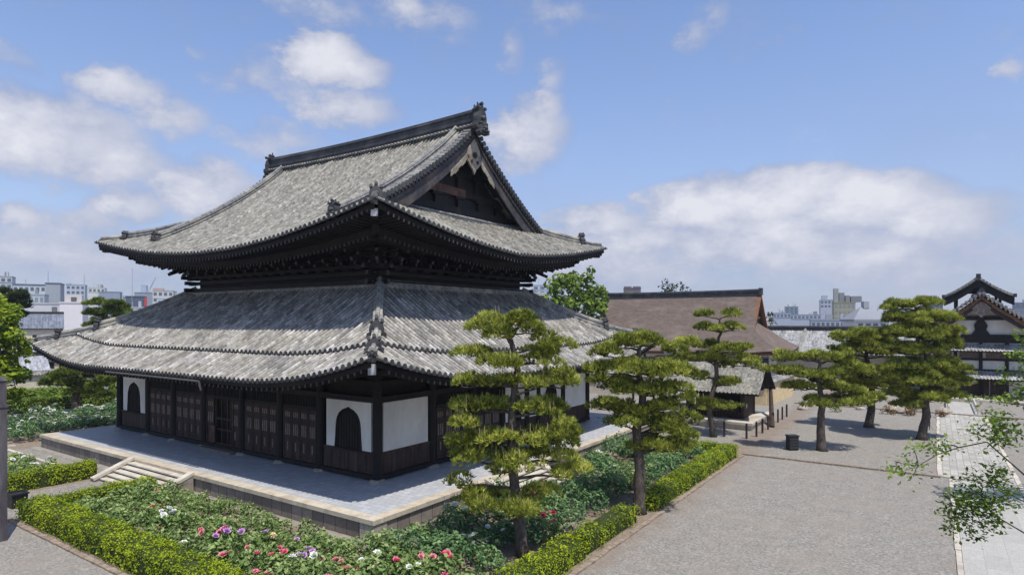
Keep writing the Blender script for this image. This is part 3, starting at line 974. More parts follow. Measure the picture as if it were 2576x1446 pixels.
up = HipRoof(RX0, RX1, RY0, RY1, UZ, prof_up, 1.85, 16.0, 1.85, 12.0)
for i, f in enumerate(('front', 'back')):
    L = up.faces[f][3]
    b = HB()
    tile_face(b, up, f, DU + .02, lambda d: L / 2 - min(d, GD), 0, 0, 18, off=i + .5)
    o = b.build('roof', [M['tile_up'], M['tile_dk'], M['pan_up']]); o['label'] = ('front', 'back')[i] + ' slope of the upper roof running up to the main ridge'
    u = HB(); eave_under(u, up, f, [(.22, 2.3, .36, .10), (2.0, 5.3, .78, .22)], .40, .14, .18); u.build('eave_rafters', [M['wood'], M['wood_end']], o)
for i, f in enumerate(('right', 'left')):
    L = up.faces[f][3]
    b = HB()
    tile_face(b, up, f, GW + .1, lambda d: L / 2 - d, 0, 0, 8, off=i + 2.5)
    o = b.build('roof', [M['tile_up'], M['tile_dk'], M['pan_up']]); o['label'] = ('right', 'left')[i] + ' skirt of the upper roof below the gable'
    u = HB(); eave_under(u, up, f, [(.22, 2.3, .36, .10), (2.0, 5.3, .78, .22)], .40, .14, .18); u.build('eave_rafters', [M['wood'], M['wood_end']], o)

CYU = (RY0 + RY1) / 2; CXU = (RX0 + RX1) / 2


def upz(d): return UZ + prof_up(d)


# main ridge
RL, RR = RX0 + GD - .35, RX1 - GD + .35
b = HB(); n = 10
pts = [Vector((RL + (RR - RL) * k / n, CYU, upz(DU) - .12 + .22 * ((2 * k / n - 1) ** 2))) for k in range(n + 1)]
ridge_run(b, pts, .66, 1.18, .17)
ridge = b.build('main_ridge', M['tile_dk'])
for sgn in (-1, 1):      # row of round tile ends along the foot of the ridge
    b = HB()
    for k in range(int((RR - RL) / .36)):
        x = RL + .2 + k * .36; t = (x - RL) / (RR - RL)
        z = upz(DU) + .22 * ((2 * t - 1) ** 2)
        b.tube([(x, CYU + sgn * .25, z + .02), (x, CYU + sgn * .58, z - .06)], .10, 8)
    b.build('ridge_foot_tiles', M['tile_ridge'], ridge)
for sx, x in ((1, RR), (-1, RL)):
    hall_ogre('ridge_end_tile', ridge, (x + sx * .18, CYU, upz(DU) - .15), (sx, 0, 0), 1.15, 1.75, horns=3)
    hall_ogre('ridge_end_tile', ridge, (x + sx * .42, CYU, upz(DU) - .55), (sx, 0, 0), 1.0, .95, horns=0)

# descending ridges, verges, bargeboards, gable
for sx in (1, -1):
    xe = RX1 if sx > 0 else RX0
    xv = xe - sx * GD                 # verge plane
    xd = xe - sx * (GD + 1.55)        # descending ridge
    xg = xe - sx * GW                 # gable wall
    for sy in (-1, 1):
        f = 'front' if sy < 0 else 'back'
        def Y(d): return RY0 + d if sy < 0 else RY1 - d
        Lf = up.faces[f][3]; sg = sx if f == 'front' else -sx
        def S(x): return sg * (Lf / 2 - abs(xe - x))
        b = HB(); pts = [up.P(f, S(xd), d) for d in np.linspace(2.0, DU - .25, 14)]
        ridge_run(b, pts, .46, .50, .15); o = b.build('descending_ridge', M['tile_ridge'])
        hall_ogre('ridge_end_tile', o, up.P(f, S(xd), 1.95), (0, sy, 0), .80, .90 if sx > 0 else .7)
        # verge tiles: short round tiles laid across the edge
        b = HB(); b.m = 0
        nv = 29
        for k in range(nv):
            d = GD - .1 + (DU - GD - .15) * (k + .5) / nv
            p = up.P(f, S(xv), d)
            p.x = xv
            b.m = 0; b.tube([p + Vector((-sx * .62, 0, .16)), p + Vector((sx * .12, 0, .10))], .16, 8, cap=False)
            b.m = 1; b.tube([p + Vector((sx * .11, 0, .10)), p + Vector((sx * .16, 0, .10))], .20, 8); b.tube([p + Vector((sx * .02, 0, -.2)), p + Vector((sx * .09, 0, -.2))], .11, 6)
        b.m = 0
        for dx in (.95, 1.27):
            pts = [up.P(f, S(xv - sx * dx), d, .05) for d in np.linspace(GD - .3, DU - .2, 14)]
            b.tube(pts, .12, 8)
        b.build('verge_tiles', [M['tile_ridge'], M['tile_dk']])
        # verge slab, bargeboard and boarding under the overhang
        ds = np.linspace(GD - .05, DU, 16)
        b = HB()
        for k in range(len(ds) - 1):
            d0, d1 = ds[k], ds[k + 1]
            a0, a1 = upz(d0) + up.lift(GD, d0), upz(d1) + up.lift(GD, d1)
            b.prism([(0, -.06), (1, -.06), (1, -.36), (0, -.36)], lambda p: Vector((xv + sx * .02, Y(d0 + (d1 - d0) * p[0]), a0 + (a1 - a0) * p[0] + p[1])), lambda p: Vector((xv - sx * (GW - GD - .05), Y(d0 + (d1 - d0) * p[0]), a0 + (a1 - a0) * p[0] + p[1])))
        b.build('verge_soffit', M['wood'])
        b = HB()
        for k in range(len(ds) - 1):
            d0, d1 = ds[k], ds[k + 1]
            a0, a1 = upz(d0) + up.lift(GD, d0), upz(d1) + up.lift(GD, d1)
            h0 = 1.12 - .32 * (d0 - GD) / (DU - GD); h1 = 1.12 - .32 * (d1 - GD) / (DU - GD)
            b.prism([(0, -.37), (1, -.37), (1, -.37 - h1 * 1.15), (0, -.37 - h0 * 1.15)], lambda p: Vector((xv - sx * .12, Y(d0 + (d1 - d0) * p[0]), a0 + (a1 - a0) * p[0] + p[1])), lambda p: Vector((xv - sx * .26, Y(d0 + (d1 - d0) * p[0]), a0 + (a1 - a0) * p[0] + p[1])))
            b.prism([(0, -.37), (1, -.37), (1, -.60), (0, -.60)], lambda p: Vector((xv - sx * .02, Y(d0 + (d1 - d0) * p[0]), a0 + (a1 - a0) * p[0] + p[1])), lambda p: Vector((xv - sx * .117, Y(d0 + (d1 - d0) * p[0]), a0 + (a1 - a0) * p[0] + p[1])))
        b.build('bargeboard', M['barge'])
        # carved strip beside the pendant
        b = HB()
        for k in range(5):
            d0, d1 = DU - .55 - k * .42, DU - .55 - (k + 1) * .42
            a0, a1 = upz(d0), upz(d1); h = .42 + .10 * (k % 2)
            b.prism([(0, -1.28), (1, -1.28), (1, -1.28 - h), (0, -1.28 - h)], lambda p: Vector((xv - sx * .05, Y(d0 + (d1 - d0) * p[0]), a0 + (a1 - a0) * p[0] + p[1])), lambda p: Vector((xv - sx * .117, Y(d0 + (d1 - d0) * p[0]), a0 + (a1 - a0) * p[0] + p[1])))
        b.build('carved_fin', M['gegyo'])
    # gable wall
    b = HB(); ds = np.linspace(GW - .2, DU, 14); zb = upz(GW) - .4
    prof = [(RY0 + d, upz(d) - .3) for d in ds] + [(RY1 - d, upz(d) - .3) for d in ds[::-1][1:]]
    prof = prof + [(RY1 - GW + .2, zb), (RY0 + GW - .2, zb)]
    b.prism(prof, lambda p: Vector((xg + sx * .05, p[0], p[1])), lambda p: Vector((xg - sx * .15, p[0], p[1])))
    gw = b.build('gable_wall', M['wood'])
    b = HB(); b.box(min(xg, xg + sx * .38), max(xg, xg + sx * .38), CYU - 4.6, CYU + .6, upz(GW) + 1.5, upz(GW) + 2.1); b.build('rainbow_beam', M['wood_red'], gw)
    b = HB()          # beams, struts and a rainbow beam in the gable field
    zt = upz(GW)
    for (z, hw, h, o) in ((zt + .15, 7.6, .5, .35), (zt + 1.55, 5.6, .45, .28), (zt + 3.2, 3.5, .40, .22)):
        b.box(min(xg, xg + sx * o), max(xg, xg + sx * o), CYU - hw, CYU + hw, z, z + h)
    for y, z, h in ((0, .65, .9), (-2.6, .65, .9), (2.6, .65, .9), (-5, .65, .9), (5, .65, .9), (0, 2.0, 1.2), (-2.2, 2.0, 1.2), (2.2, 2.0, 1.2), (0, 3.6, 1.6)):
        b.cbox((xg + sx * .15, CYU + y, zt + z + h / 2), .3, .45, h)
        b.cbox((xg + sx * .2, CYU + y, zt + z + h - .12), .34, 1.1, .22)
    b.build('gable_beams', M['wood'], gw)
    b = HB()          # ledge of flashing tiles at the gable foot
    ridge_run(b, [(xg + sx * .55, CYU - 9.2, upz(GW - .6) - .05), (xg + sx * .55, CYU, upz(GW - .6) - .05), (xg + sx * .55, CYU + 9.2, upz(GW - .6) - .05)], .5, .32, .12)
    b.build('flashing_course', M['tile_ridge'], gw)
    # pendant
    b = HB(); za = upz(DU)
    prof = [(0, -.75), (-.30, -1.05), (-.62, -1.55), (-.78, -2.05), (-.62, -2.25), (-.74, -2.55), (-.50, -2.85), (-.22, -3.05), (0, -3.45), (.22, -3.05), (.50, -2.85), (.74, -2.55), (.62, -2.25), (.78, -2.05), (.62, -1.55), (.30, -1.05)]
    b.prism(prof, lambda p: Vector((xv + sx * .02, CYU + p[0], za + p[1])), lambda p: Vector((xv - sx * .11, CYU + p[0], za + p[1])))
    pen = b.build('gable_pendant', M['gegyo'])
    b = HB(); b.tube([(xv + sx * .02, CYU, za - 2.0), (xv + sx * .12, CYU, za - 2.0)], .24, 6); b.tube([(xv + sx * .12, CYU, za - 2.0), (xv + sx * .2, CYU, za - 2.0)], .12, 6)
    for s2 in (-1, 1): b.tube([(xv + sx * .02, CYU + s2 * .35, za - 2.5), (xv + sx * .08, CYU + s2 * .35, za - 2.5)], .14, 6)
    b.build('boss', M['wood_brown'], pen)

for (sx, sy) in ((1, -1), (-1, -1), (1, 1), (-1, 1)):
    out = Vector((sx, sy, 0)).normalized()
    for (d0, d1, w, h) in ((1.6, GD + .6, .44, .42), (.35, 1.8, .36, .22)):
        b = HB(); pts = [hip_line(up, sx, sy, d0 + (d1 - d0) * k / 6) for k in range(7)]
        ridge_run(b, pts, w, h, .14); o = b.build('hip_ridge', M['tile_ridge'])
        hall_ogre('ridge_end_tile', o, hip_line(up, sx, sy, d0) + Vector((0, 0, -.05)), out, w * (1.9 if d0 > 1 else 1.3), h * ((2.3 if sx > 0 else 1.5) if d0 > 1 else 1.0), horns=3 if d0 > 1 else 0)
    b = HB(); p0 = hip_line(up, sx, sy, .5) + Vector((0, 0, -.72)); p1 = hip_line(up, sx, sy, 5.5) + Vector((0, 0, -2.3))
    b.beam(p0 + out * .02, p1, .38, .44)
    b.beam(p0 + out * -1.9 + Vector((0, 0, -.55)), p1 + Vector((0, 0, -.5)), .38, .46)
    o = b.build('hip_rafter', M['wood'])
    c = HB(); q = p0 + out * .03
    c.beam(q, q + out * .04, .38, .42); c.build('metal_cap', M['white_cap'] if (sx, sy) == (1, -1) else M['wood_worn'], o)

# ================================================================== ground
def gravel_mat(name, base, dark, light, tint):
    m, nt, N, L, out = nodes(name)
    p = N('ShaderNodeBsdfPrincipled'); L(p.outputs[0], out.inputs[0]); p.inputs['Roughness'].default_value = .95; p.inputs['Specular IOR Level'].default_value = .15
    tc = N('ShaderNodeTexCoord')
    v = N('ShaderNodeTexVoronoi'); L(tc.outputs['Object'], v.inputs['Vector']); v.inputs['Scale'].default_value = 16
    n = N('ShaderNodeTexNoise'); L(tc.outputs['Object'], n.inputs['Vector']); n.inputs['Scale'].default_value = 7; n.inputs['Detail'].default_value = 9; n.inputs['Roughness'].default_value = .8
    n2 = N('ShaderNodeTexNoise'); L(tc.outputs['Object'], n2.inputs['Vector']); n2.inputs['Scale'].default_value = .35; n2.inputs['Detail'].default_value = 6; n2.inputs['Roughness'].default_value = .65
    r = N('ShaderNodeValToRGB'); L(n.outputs['Fac'], r.inputs[0]); e = r.color_ramp.elements
    e[0].position = .30; e[0].color = (*dark, 1); e[1].position = .72; e[1].color = (*light, 1); q = e.new(.5); q.color = (*base, 1)
    vr = N('ShaderNodeMapRange'); sp = N('ShaderNodeSeparateXYZ'); L(v.outputs['Color'], sp.inputs[0]); L(sp.outputs[0], vr.inputs[0]); vr.inputs[3].default_value = .72; vr.inputs[4].default_value = 1.28
    ml = N('ShaderNodeMixRGB'); ml.blend_type = 'MULTIPLY'; ml.inputs[0].default_value = 1; L(r.outputs[0], ml.inputs[1]); L(vr.outputs[0], ml.inputs[2])
    mr = N('ShaderNodeMapRange'); L(n2.outputs['Fac'], mr.inputs[0]); mr.inputs[1].default_value = .40; mr.inputs[2].default_value = .68; mr.inputs[4].default_value = .55
    mx = N('ShaderNodeMixRGB'); L(mr.outputs[0], mx.inputs[0]); L(ml.outputs[0], mx.inputs[1]); mx.inputs[2].default_value = (*tint, 1)
    # brownish earth worn out along the hedge, paler swept lanes
    sx = N('ShaderNodeSeparateXYZ'); L(tc.outputs['Object'], sx.inputs[0])
    n3 = N('ShaderNodeTexNoise'); L(tc.outputs['Object'], n3.inputs['Vector']); n3.inputs['Scale'].default_value = .8; n3.inputs['Detail'].default_value = 6
    ab = N('ShaderNodeMath'); ab.operation = 'ADD'; L(sx.outputs[0], ab.inputs[0]); ab.inputs[1].default_value = 12.3
    ac = N('ShaderNodeMath'); ac.operation = 'ABSOLUTE'; L(ab.outputs[0], ac.inputs[0])
    ad = N('ShaderNodeMath'); ad.operation = 'MULTIPLY_ADD'; L(n3.outputs['Fac'], ad.inputs[0]); ad.inputs[1].default_value = 2.4; L(ac.outputs[0], ad.inputs[2])
    eg = N('ShaderNodeMapRange'); L(ad.outputs[0], eg.inputs[0]); eg.inputs[1].default_value = 3.1; eg.inputs[2].default_value = 1.5; eg.inputs[4].default_value = .6
    mx2 = N('ShaderNodeMixRGB'); L(eg.outputs[0], mx2.inputs[0]); L(mx.outputs[0], mx2.inputs[1]); mx2.inputs[2].default_value = (.21, .155, .115, 1)
    n4 = N('ShaderNodeTexNoise'); L(tc.outputs['Object'], n4.inputs['Vector']); n4.inputs['Scale'].default_value = 1.3; n4.inputs['Detail'].default_value = 5; n4.inputs['Roughness'].default_value = .7
    r4 = N('ShaderNodeMapRange'); L(n4.outputs['Fac'], r4.inputs[0]); r4.inputs[1].default_value = .35; r4.inputs[2].default_value = .68; r4.inputs[3].default_value = .91; r4.inputs[4].default_value = 1.09
    m3 = N('ShaderNodeMixRGB'); m3.blend_type = 'MULTIPLY'; m3.inputs[0].default_value = 1; L(mx2.outputs[0], m3.inputs[1]); L(r4.outputs[0], m3.inputs[2])
    L(m3.outputs[0], p.inputs['Base Color'])
    b = N('ShaderNodeBump'); b.inputs['Strength'].default_value = .6; b.inputs['Distance'].default_value = .04; L(n.outputs['Fac'], b.inputs['Height']); L(b.outputs[0], p.inputs['Normal'])
    return m


M['gravel'] = gravel_mat('raked_gravel', (.235, .222, .198), (.12, .112, .098), (.39, .37, .33), (.265, .232, .19))
M['slab'] = masonry('granite_path_slabs', (.36, .35, .32), (.415, .405, .37), (.28, .265, .24), 1.7, .85, .5, .8, .010, 'yx', .2, (.33, .315, .28), .8)
M['cobble'] = masonry('stone_sett_path', (.31, .30, .265), (.46, .445, .40), (.24, .225, .19), .62, .41, .37, .85, .02, 'yx', .5, (.31, .29, .25), .7)


M['edging_grey'] = mottled('grey_plinth_stone', (.20, .185, .16), (.33, .31, .27), 1.5, .9, .3, 12, c3=(.24, .20, .15))


def sheet(name, x0, x1, y0, y1, z, mat, n=1):
    b = MB(); b.poly([(x0, y0, z), (x1, y0, z), (x1, y1, z), (x0, y1, z)])
    return tag(b.build(name, mat), kind='structure')


sheet('ground', -3500, 3500, -600, 5000, 0, M['gravel'])
sheet('bed_soil', -45.5, -12.0, 11.72, 50.0, .004, M['soil'])
sheet('bed_soil', -74.5, -58.6, 12.0, 60.0, .004, M['soil'])
M['moss'] = mottled('mossy_earth', (.07, .10, .03), (.16, .17, .07), .9, .95, .4, 9, c3=(.22, .17, .11))
sheet('moss', -135, -82.6, 5, 95, .006, M['moss'])
sheet('path', .95, 4.1, -5, 47.9, .03, M['slab'])
sheet('path', .35, 4.1, 48.15, 80.6, .03, M['cobble'])
sheet('path', 1.0, 3.9, 81.0, 93.6, .03, M['slab'])
sheet('plinth_paving', PX0 - .5, PX1 + .55, PY0 - .5, PY0 - .01, .01, M['edging_grey'])
sheet('plinth_paving', PX1 + .0, PX1 + .55, PY0 + .0, PY1, .011, M['edging_grey'])
sheet('approach_path', -43.5, -38.7, 11.4, 18.75, .008, M['gravel'])


def kerb(label, pts, w=.22, h=.10, mat=None, seg=1.1, name='kerb'):
    b = MB()
    for i in range(len(pts) - 1):
        p, q = Vector((*pts[i], 0)), Vector((*pts[i + 1], 0)); L = (q - p).length; n = max(1, int(L / seg))
        for k in range(n):
            a = p.lerp(q, k / n); c = p.lerp(q, (k + .97) / n)
            j = random.uniform(-.02, .02)
            a = a + Vector((j, j, h / 2 - .02)); c = c + Vector((j, -j, h / 2 - .02))
            b.beam(a, c, w * random.uniform(.85, 1.1), h + random.uniform(-.02, .02))
    return tag(b.build(name, mat or M['stone_pale']), label, 'kerb', 'stone edging')


M['edging'] = mottled('earthy_edging_stone', (.16, .12, .09), (.36, .29, .22), 3.5, .9, .4, 12, c3=(.22, .17, .12))
kerb('rough brown edging stones along the front of the long clipped hedge', [(-39.4, 11.5), (-12.0, 11.5)], mat=M['edging'], seg=.7)
kerb('rough edging stones between the right hand hedge and the gravel court', [(-11.7, 13), (-11.75, 30), (-11.75, 47.6)], mat=M['edging'], seg=.7)
kerb('thin stone kerb crossing the gravel from the hedge end to the path', [(-11.9, 47.9), (.3, 48.0)], .24, .13, M['edging'], 1.4)
kerb('pale granite edge strip on the left side of the near path', [(.82, 12), (.82, 47.8)], .22, .08, M['stone_pale'], 1.6)
kerb('pale granite edge strip on the right side of the near path', [(4.22, 12), (4.22, 47.8)], .22, .08, M['stone_pale'], 1.6)
kerb('pale edge strip on the left of the cobbled far path', [(.22, 48.2), (.22, 80.5)], .24, .08, M['stone_pale'], 1.6)
kerb('pale edge strip on the right of the cobbled far path', [(4.22, 48.2), (4.22, 80.5)], .24, .08, M['stone_pale'], 1.6)
kerb('dark stone kerb crossing the far path before the gabled building', [(-14, 80.8), (12, 80.8)], .3, .14, M['edging'], 1.4)
kerb('stone kerb beyond the white peony bed at the left', [(-75, 10), (-74.6, 62)], .35, .16, M['edging'], 1.2)
kerb('pale stone kerb beside the left end of the podium', [(-58.9, 17.6), (-46.5, 17.6)], .28, .14, M['stone_pale'], 1.5)
kerb('low pale stone border at the left end of the front bed', [(-60.5, 18.6), (-60.5, 15.4), (-53, 15.4)], .28, .12, M['stone_pale'], 1.5)


# ================================================================== foliage generators
def rand_dir(n, zlo=-1.0):
    z = rng.uniform(zlo, 1, n); a = rng.uniform(0, 2 * np.pi, n); r = np.sqrt(1 - z * z)
    return np.stack([r * np.cos(a), r * np.sin(a), z], 1)


def nrmz(v): return v / np.maximum(np.linalg.norm(v, axis=1, keepdims=True), 1e-6)


def leaf_quads(P, Nn, size, aspect=.55, tilt=.7, jit=.35):
    """rhombic leaves at points P lying roughly across normals Nn"""
    n = len(P)
    nn = nrmz(Nn + tilt * rng.normal(0, .6, (n, 3)))
    a = nrmz(np.cross(nn, rng.normal(0, 1, (n, 3)))); b = np.cross(nn, a)
    l = size * (1 + jit * rng.uniform(-1, 1, (n, 1)))
    w = l * aspect
    return np.stack([P - a * l * .5, P + b * w * .5 - a * l * .06 + nn * l * .06, P + a * l * .5, P - b * w * .5 - a * l * .06 + nn * l * .06], 1)


def needle_tris(P, Nn, k, length, width, spread=.9):
    n = len(P)
    PP = np.repeat(P, k, 0); NN = np.repeat(Nn, k, 0)
    d = nrmz(NN + spread * rng.normal(0, .6, (n * k, 3)))
    w = nrmz(np.cross(d, rng.normal(0, 1, (n * k, 3)))) * width * .5
    l = length * rng.uniform(.65, 1.15, (n * k, 1))
    return np.stack([PP - w, PP + w, PP + d * l], 1)


M['hedge'] = leaf_mat('clipped_hedge_leaf', [(0, (.06, .10, .004)), (.45, (.235, .32, .006)), (1, (.44, .52, .02))], .3)
M['hedge_core'] = mottled('dark_hedge_inside', (.018, .028, .006), (.045, .06, .012), 6, .95)
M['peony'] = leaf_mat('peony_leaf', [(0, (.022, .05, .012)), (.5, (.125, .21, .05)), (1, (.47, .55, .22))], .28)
M['peony_shade_tone'] = leaf_mat('shade_toned_peony_leaf', [(0, (.015, .04, .018)), (.5, (.075, .16, .055)), (1, (.28, .41, .17))], .25)  # darker leaf copy; pine shade over the side bed put into the colour
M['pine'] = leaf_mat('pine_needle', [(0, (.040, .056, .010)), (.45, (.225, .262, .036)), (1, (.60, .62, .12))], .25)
M['pine_far'] = leaf_mat('pine_needle_far', [(0, (.03, .05, .010)), (.45, (.155, .21, .034)), (1, (.42, .47, .09))], .25)
M['candle'] = mottled('pine_candle', (.28, .22, .10), (.42, .34, .18), 5, .8)
M['green'] = leaf_mat('fresh_green_leaf', [(0, (.05, .09, .01)), (.5, (.15, .24, .025)), (1, (.33, .42, .06))], .35)
M['lime'] = leaf_mat('lime_maple_leaf', [(0, (.08, .13, .008)), (.5, (.22, .31, .015)), (1, (.42, .48, .04))], .35)
M['russet'] = leaf_mat('russet_azalea_leaf', [(0, (.07, .035, .015)), (.5, (.17, .09, .03)), (1, (.34, .20, .06))], .25)
M['dkgreen'] = leaf_mat('dark_evergreen_leaf', [(0, (.012, .022, .008)), (.5, (.035, .055, .018)), (1, (.10, .12, .035))], .2)


def hedge(label, x0, x1, y0, y1, h, dens=330, leaf=.085, bump=.15, gaps=(), group='clipped hedges', mat='hedge'):
    root = thing('clipped_hedge', label, 'hedge', ((x0 + x1) / 2, (y0 + y1) / 2, 0), 0, group)
    ox, oy = (x0 + x1) / 2, (y0 + y1) / 2
    core = MB(); nx_ = max(2, int((x1 - x0) / .5)); ny_ = max(2, int((y1 - y0) / .5))
    core.box(x0 - ox + .1, x1 - ox - .1, y0 - oy + .1, y1 - oy - .1, 0, h - .12)
    core.build('hedge_shade_core', M['hedge_core'], root)  # dark block standing in for the shade inside the hedge
    lx, ly = x1 - x0, y1 - y0
    faces = [(lx * ly, 't'), (lx * h, 'f'), (lx * h, 'b'), (ly * h, 'l'), (ly * h, 'r')]
    Ps, Ns = [], []
    for area, k in faces:
        n = int(area * dens)
        u, v = rng.uniform(0, 1, n), rng.uniform(0, 1, n)
        if k == 't': p = np.stack([x0 + u * lx, y0 + v * ly, np.full(n, h)], 1); nn = np.tile([0, 0, 1.], (n, 1))
        elif k in 'fb': p = np.stack([x0 + u * lx, np.full(n, y0 if k == 'f' else y1), v ** .8 * h], 1); nn = np.tile([0, -1. if k == 'f' else 1., .35], (n, 1))
        else: p = np.stack([np.full(n, x0 if k == 'l' else x1), y0 + u * ly, v ** .8 * h], 1); nn = np.tile([-1. if k == 'l' else 1., 0, .35], (n, 1))
        Ps.append(p); Ns.append(nn)
    P = np.concatenate(Ps); Nn = np.concatenate(Ns)
    # rounded shoulders, billowing faces
    cx = np.clip(P[:, 0], x0 + .22, x1 - .22); cy = np.clip(P[:, 1], y0 + .22, y1 - .22); cz = np.minimum(P[:, 2], h - .22)
    C = np.stack([cx, cy, cz], 1); D = P - C
    Ln = np.linalg.norm(D, axis=1, keepdims=True)
    P = C + D / np.maximum(Ln, 1e-5) * np.minimum(Ln, .22)
    wob = (np.sin(P[:, 0] * 2.3 + P[:, 1] * 1.1 + x0) * np.sin(P[:, 1] * 2.9 - P[:, 0] * .7) + .6 * np.sin(P[:, 0] * 5.7 + P[:, 2] * 3) * np.cos(P[:, 1] * 6.1))
    P = P + Nn * (wob[:, None] * bump * .7 + rng.normal(0, bump * .5, (len(P), 1)) - bump * .3)
    keep = np.ones(len(P), bool)
    for (gx, gy, gr) in gaps: keep &= ((P[:, 0] - gx) ** 2 + (P[:, 1] - gy) ** 2 > gr * gr) | (rng.uniform(0, 1, len(P)) < .12)
    for _ in range(int((lx + ly) * .7)):       # woody gaps low on the faces
        g = P[rng.integers(0, len(P))]; rr = rng.uniform(.12, .30)
        if g[2] < h * .8: keep &= (np.sum((P - g) ** 2, 1) > rr * rr) | (rng.uniform(0, 1, len(P)) < .25)
    P, Nn, wob = P[keep], Nn[keep], wob[keep]
    Q = leaf_quads(P, Nn, leaf, .62, .9)
    Q[:, :, 0] -= ox; Q[:, :, 1] -= oy
    r = np.clip(.5 + .18 * wob + .2 * np.sin(P[:, 0] * .9 + P[:, 1] * .6) * .6 + rng.normal(0, .2, len(P)), 0, 1)  # bulges toned lighter, hollows darker: shade put into the leaf colour
    np_obj('foliage', Q, 4, M[mat], root, r)
    return root


hedge('long bright green clipped hedge along the front of the flower bed', -38.2, -13.6, 11.75, 13.15, 1.0, 300)
hedge('short clipped hedge on the left of the approach to the front steps', -45.2, -44.0, 12.6, 17.9, 1.05, 300)
hedge('clipped hedge on the right of the approach, running up to the front steps', -38.5, -37.3, 13.5, 18.3, .85, 300)
hedge('clipped hedge bordering the gravel court, nearest stretch before the foremost pine', -13.35, -12.05, 14.2, 23.4, .82, 260, bump=.16)
hedge('ragged thin stretch of hedge beside the gravel between the two near pines', -13.2, -12.15, 23.6, 29.0, .85, 230, bump=.20, gaps=((-13.2, 26.6, .9),))
hedge('small rounded clump of hedge just beyond the second pine trunk', -13.1, -12.0, 30.9, 35.2, .85, 260, bump=.16)
hedge('straight clipped hedge along the far half of the gravel court', -13.1, -11.95, 35.4, 46.9, .95, 280)
hedge('clipped hedge turning back from the court towards the temple', -18.2, -13.2, 45.9, 47.0, .95, 260)
hedge('long green hedge behind the white peony bed at the left', -82.5, -80.8, 18, 70, 1.5, 60, .22, .15, mat='green')

hedge('low trimmed green hedge before the far precinct wall at the left', -96, -94.4, 22, 62, 1.2, 40, .25, .15, mat='green')
# ---- peonies
FLW = {}
for k, (a, b_) in {'pink': ((.62, .13, .20), (.80, .34, .38)), 'rose_red': ((.64, .08, .17), (.82, .20, .30)), 'crimson': ((.28, .008, .04), (.48, .02, .09)),
                  'white': ((.72, .73, .66), (.84, .84, .80)), 'lilac': ((.46, .20, .52), (.64, .38, .68)), 'yellow': ((.66, .60, .20), (.80, .76, .42))}.items():
    FLW[k] = mottled(k + '_petal', a, b_, 9, .6)


def flower_mesh(name, mat):
    b = MB()
    for ring, (n, r, tilt, l) in enumerate(((7, .02, .25, .10), (7, .015, .75, .085), (6, .01, 1.15, .065), (4, .0, 1.45, .05))):
        for k in range(n):
            a = 6.283 * (k + .5 * ring) / n + random.uniform(-.2, .2)
            o = Vector((math.cos(a), math.sin(a), 0)); t = Vector((-o.y, o.x, 0)); u = o * math.cos(tilt) + Vector((0, 0, math.sin(tilt)))
            p0 = o * r; w = l * .62
            b.poly([p0, p0 + u * l * .55 + t * w, p0 + u * l + Vector((0, 0, .02)), p0 + u * l * .55 - t * w])
    o = b.build(name, mat)
    me = o.data
    bpy.data.objects.remove(o)
    return me


FM = {k: [flower_mesh(k + '_bloom', FLW[k]) for _ in range(2)] for k in FLW}


def bush_mesh(dark, seed, r=.62, h=.85, n=300, leaf=.17):
    D = rand_dir(n, -.15)
    rad = rng.uniform(.55, 1.0, (n, 1)) ** .5
    P = D * rad * np.array([r, r, h * .62]) + np.array([0, 0, h * .40])
    P += .11 * np.sin(P[:, [1, 2, 0]] * 9 + seed) + rng.normal(0, .04, P.shape)
    Nn = nrmz(D * .7 + np.array([0, 0, .8]))
    Q = leaf_quads(P, Nn, leaf, .5, .75, .6)
    rr = np.clip(.28 + .42 * (P[:, 2] / h) * rad[:, 0] + rng.normal(0, .17, n), 0, 1)  # low and inner leaves darkened, outer tops lightened: shading in the leaf colour
    o = np_obj('foliage', Q, 4, M['peony_shade_tone' if dark else 'peony'], None, rr)
    me = o.data; bpy.data.objects.remove(o)
    return me


BUSH = {0: [bush_mesh(False, k) for k in range(4)], 1: [bush_mesh(True, k, .7, 1.15, 380, .16) for k in range(3)], 2: [bush_mesh(False, k, .5, .6, 190, .16) for k in range(3)]}


def bush(kind, x, y, label, group, flowers=(), s=1.0):
    root = thing('peony_bush', label, 'peony', (x, y, 0), random.uniform(0, 6.28), group)
    if -20.0 > x > -37 and y > 17.0: s *= .8
    root.scale = (s * random.uniform(.85, 1.3), s * random.uniform(.85, 1.3), s * random.uniform(.62, 1.45))
    f = bpy.data.objects.new('foliage', random.choice(BUSH[kind])); COL.objects.link(f); f.parent = root
    h = {0: .85, 1: 1.15, 2: .6}[kind]; r = {0: .62, 1: .7, 2: .5}[kind]
    for col in flowers:
        o = bpy.data.objects.new('flower', random.choice(FM[col])); COL.objects.link(o); o.parent = root
        a = random.uniform(0, 6.28); t = random.uniform(0, .75)
        z = h * (.40 + .62 * math.sqrt(max(0, 1 - t * t))) + .03
        o.location = (r * t * math.cos(a), r * t * math.sin(a), z)
        o.rotation_euler = (random.uniform(-.5, .5), random.uniform(-.5, .5), a)
        q = random.uniform(.95, 1.4); o.scale = (q, q, q)
    return root


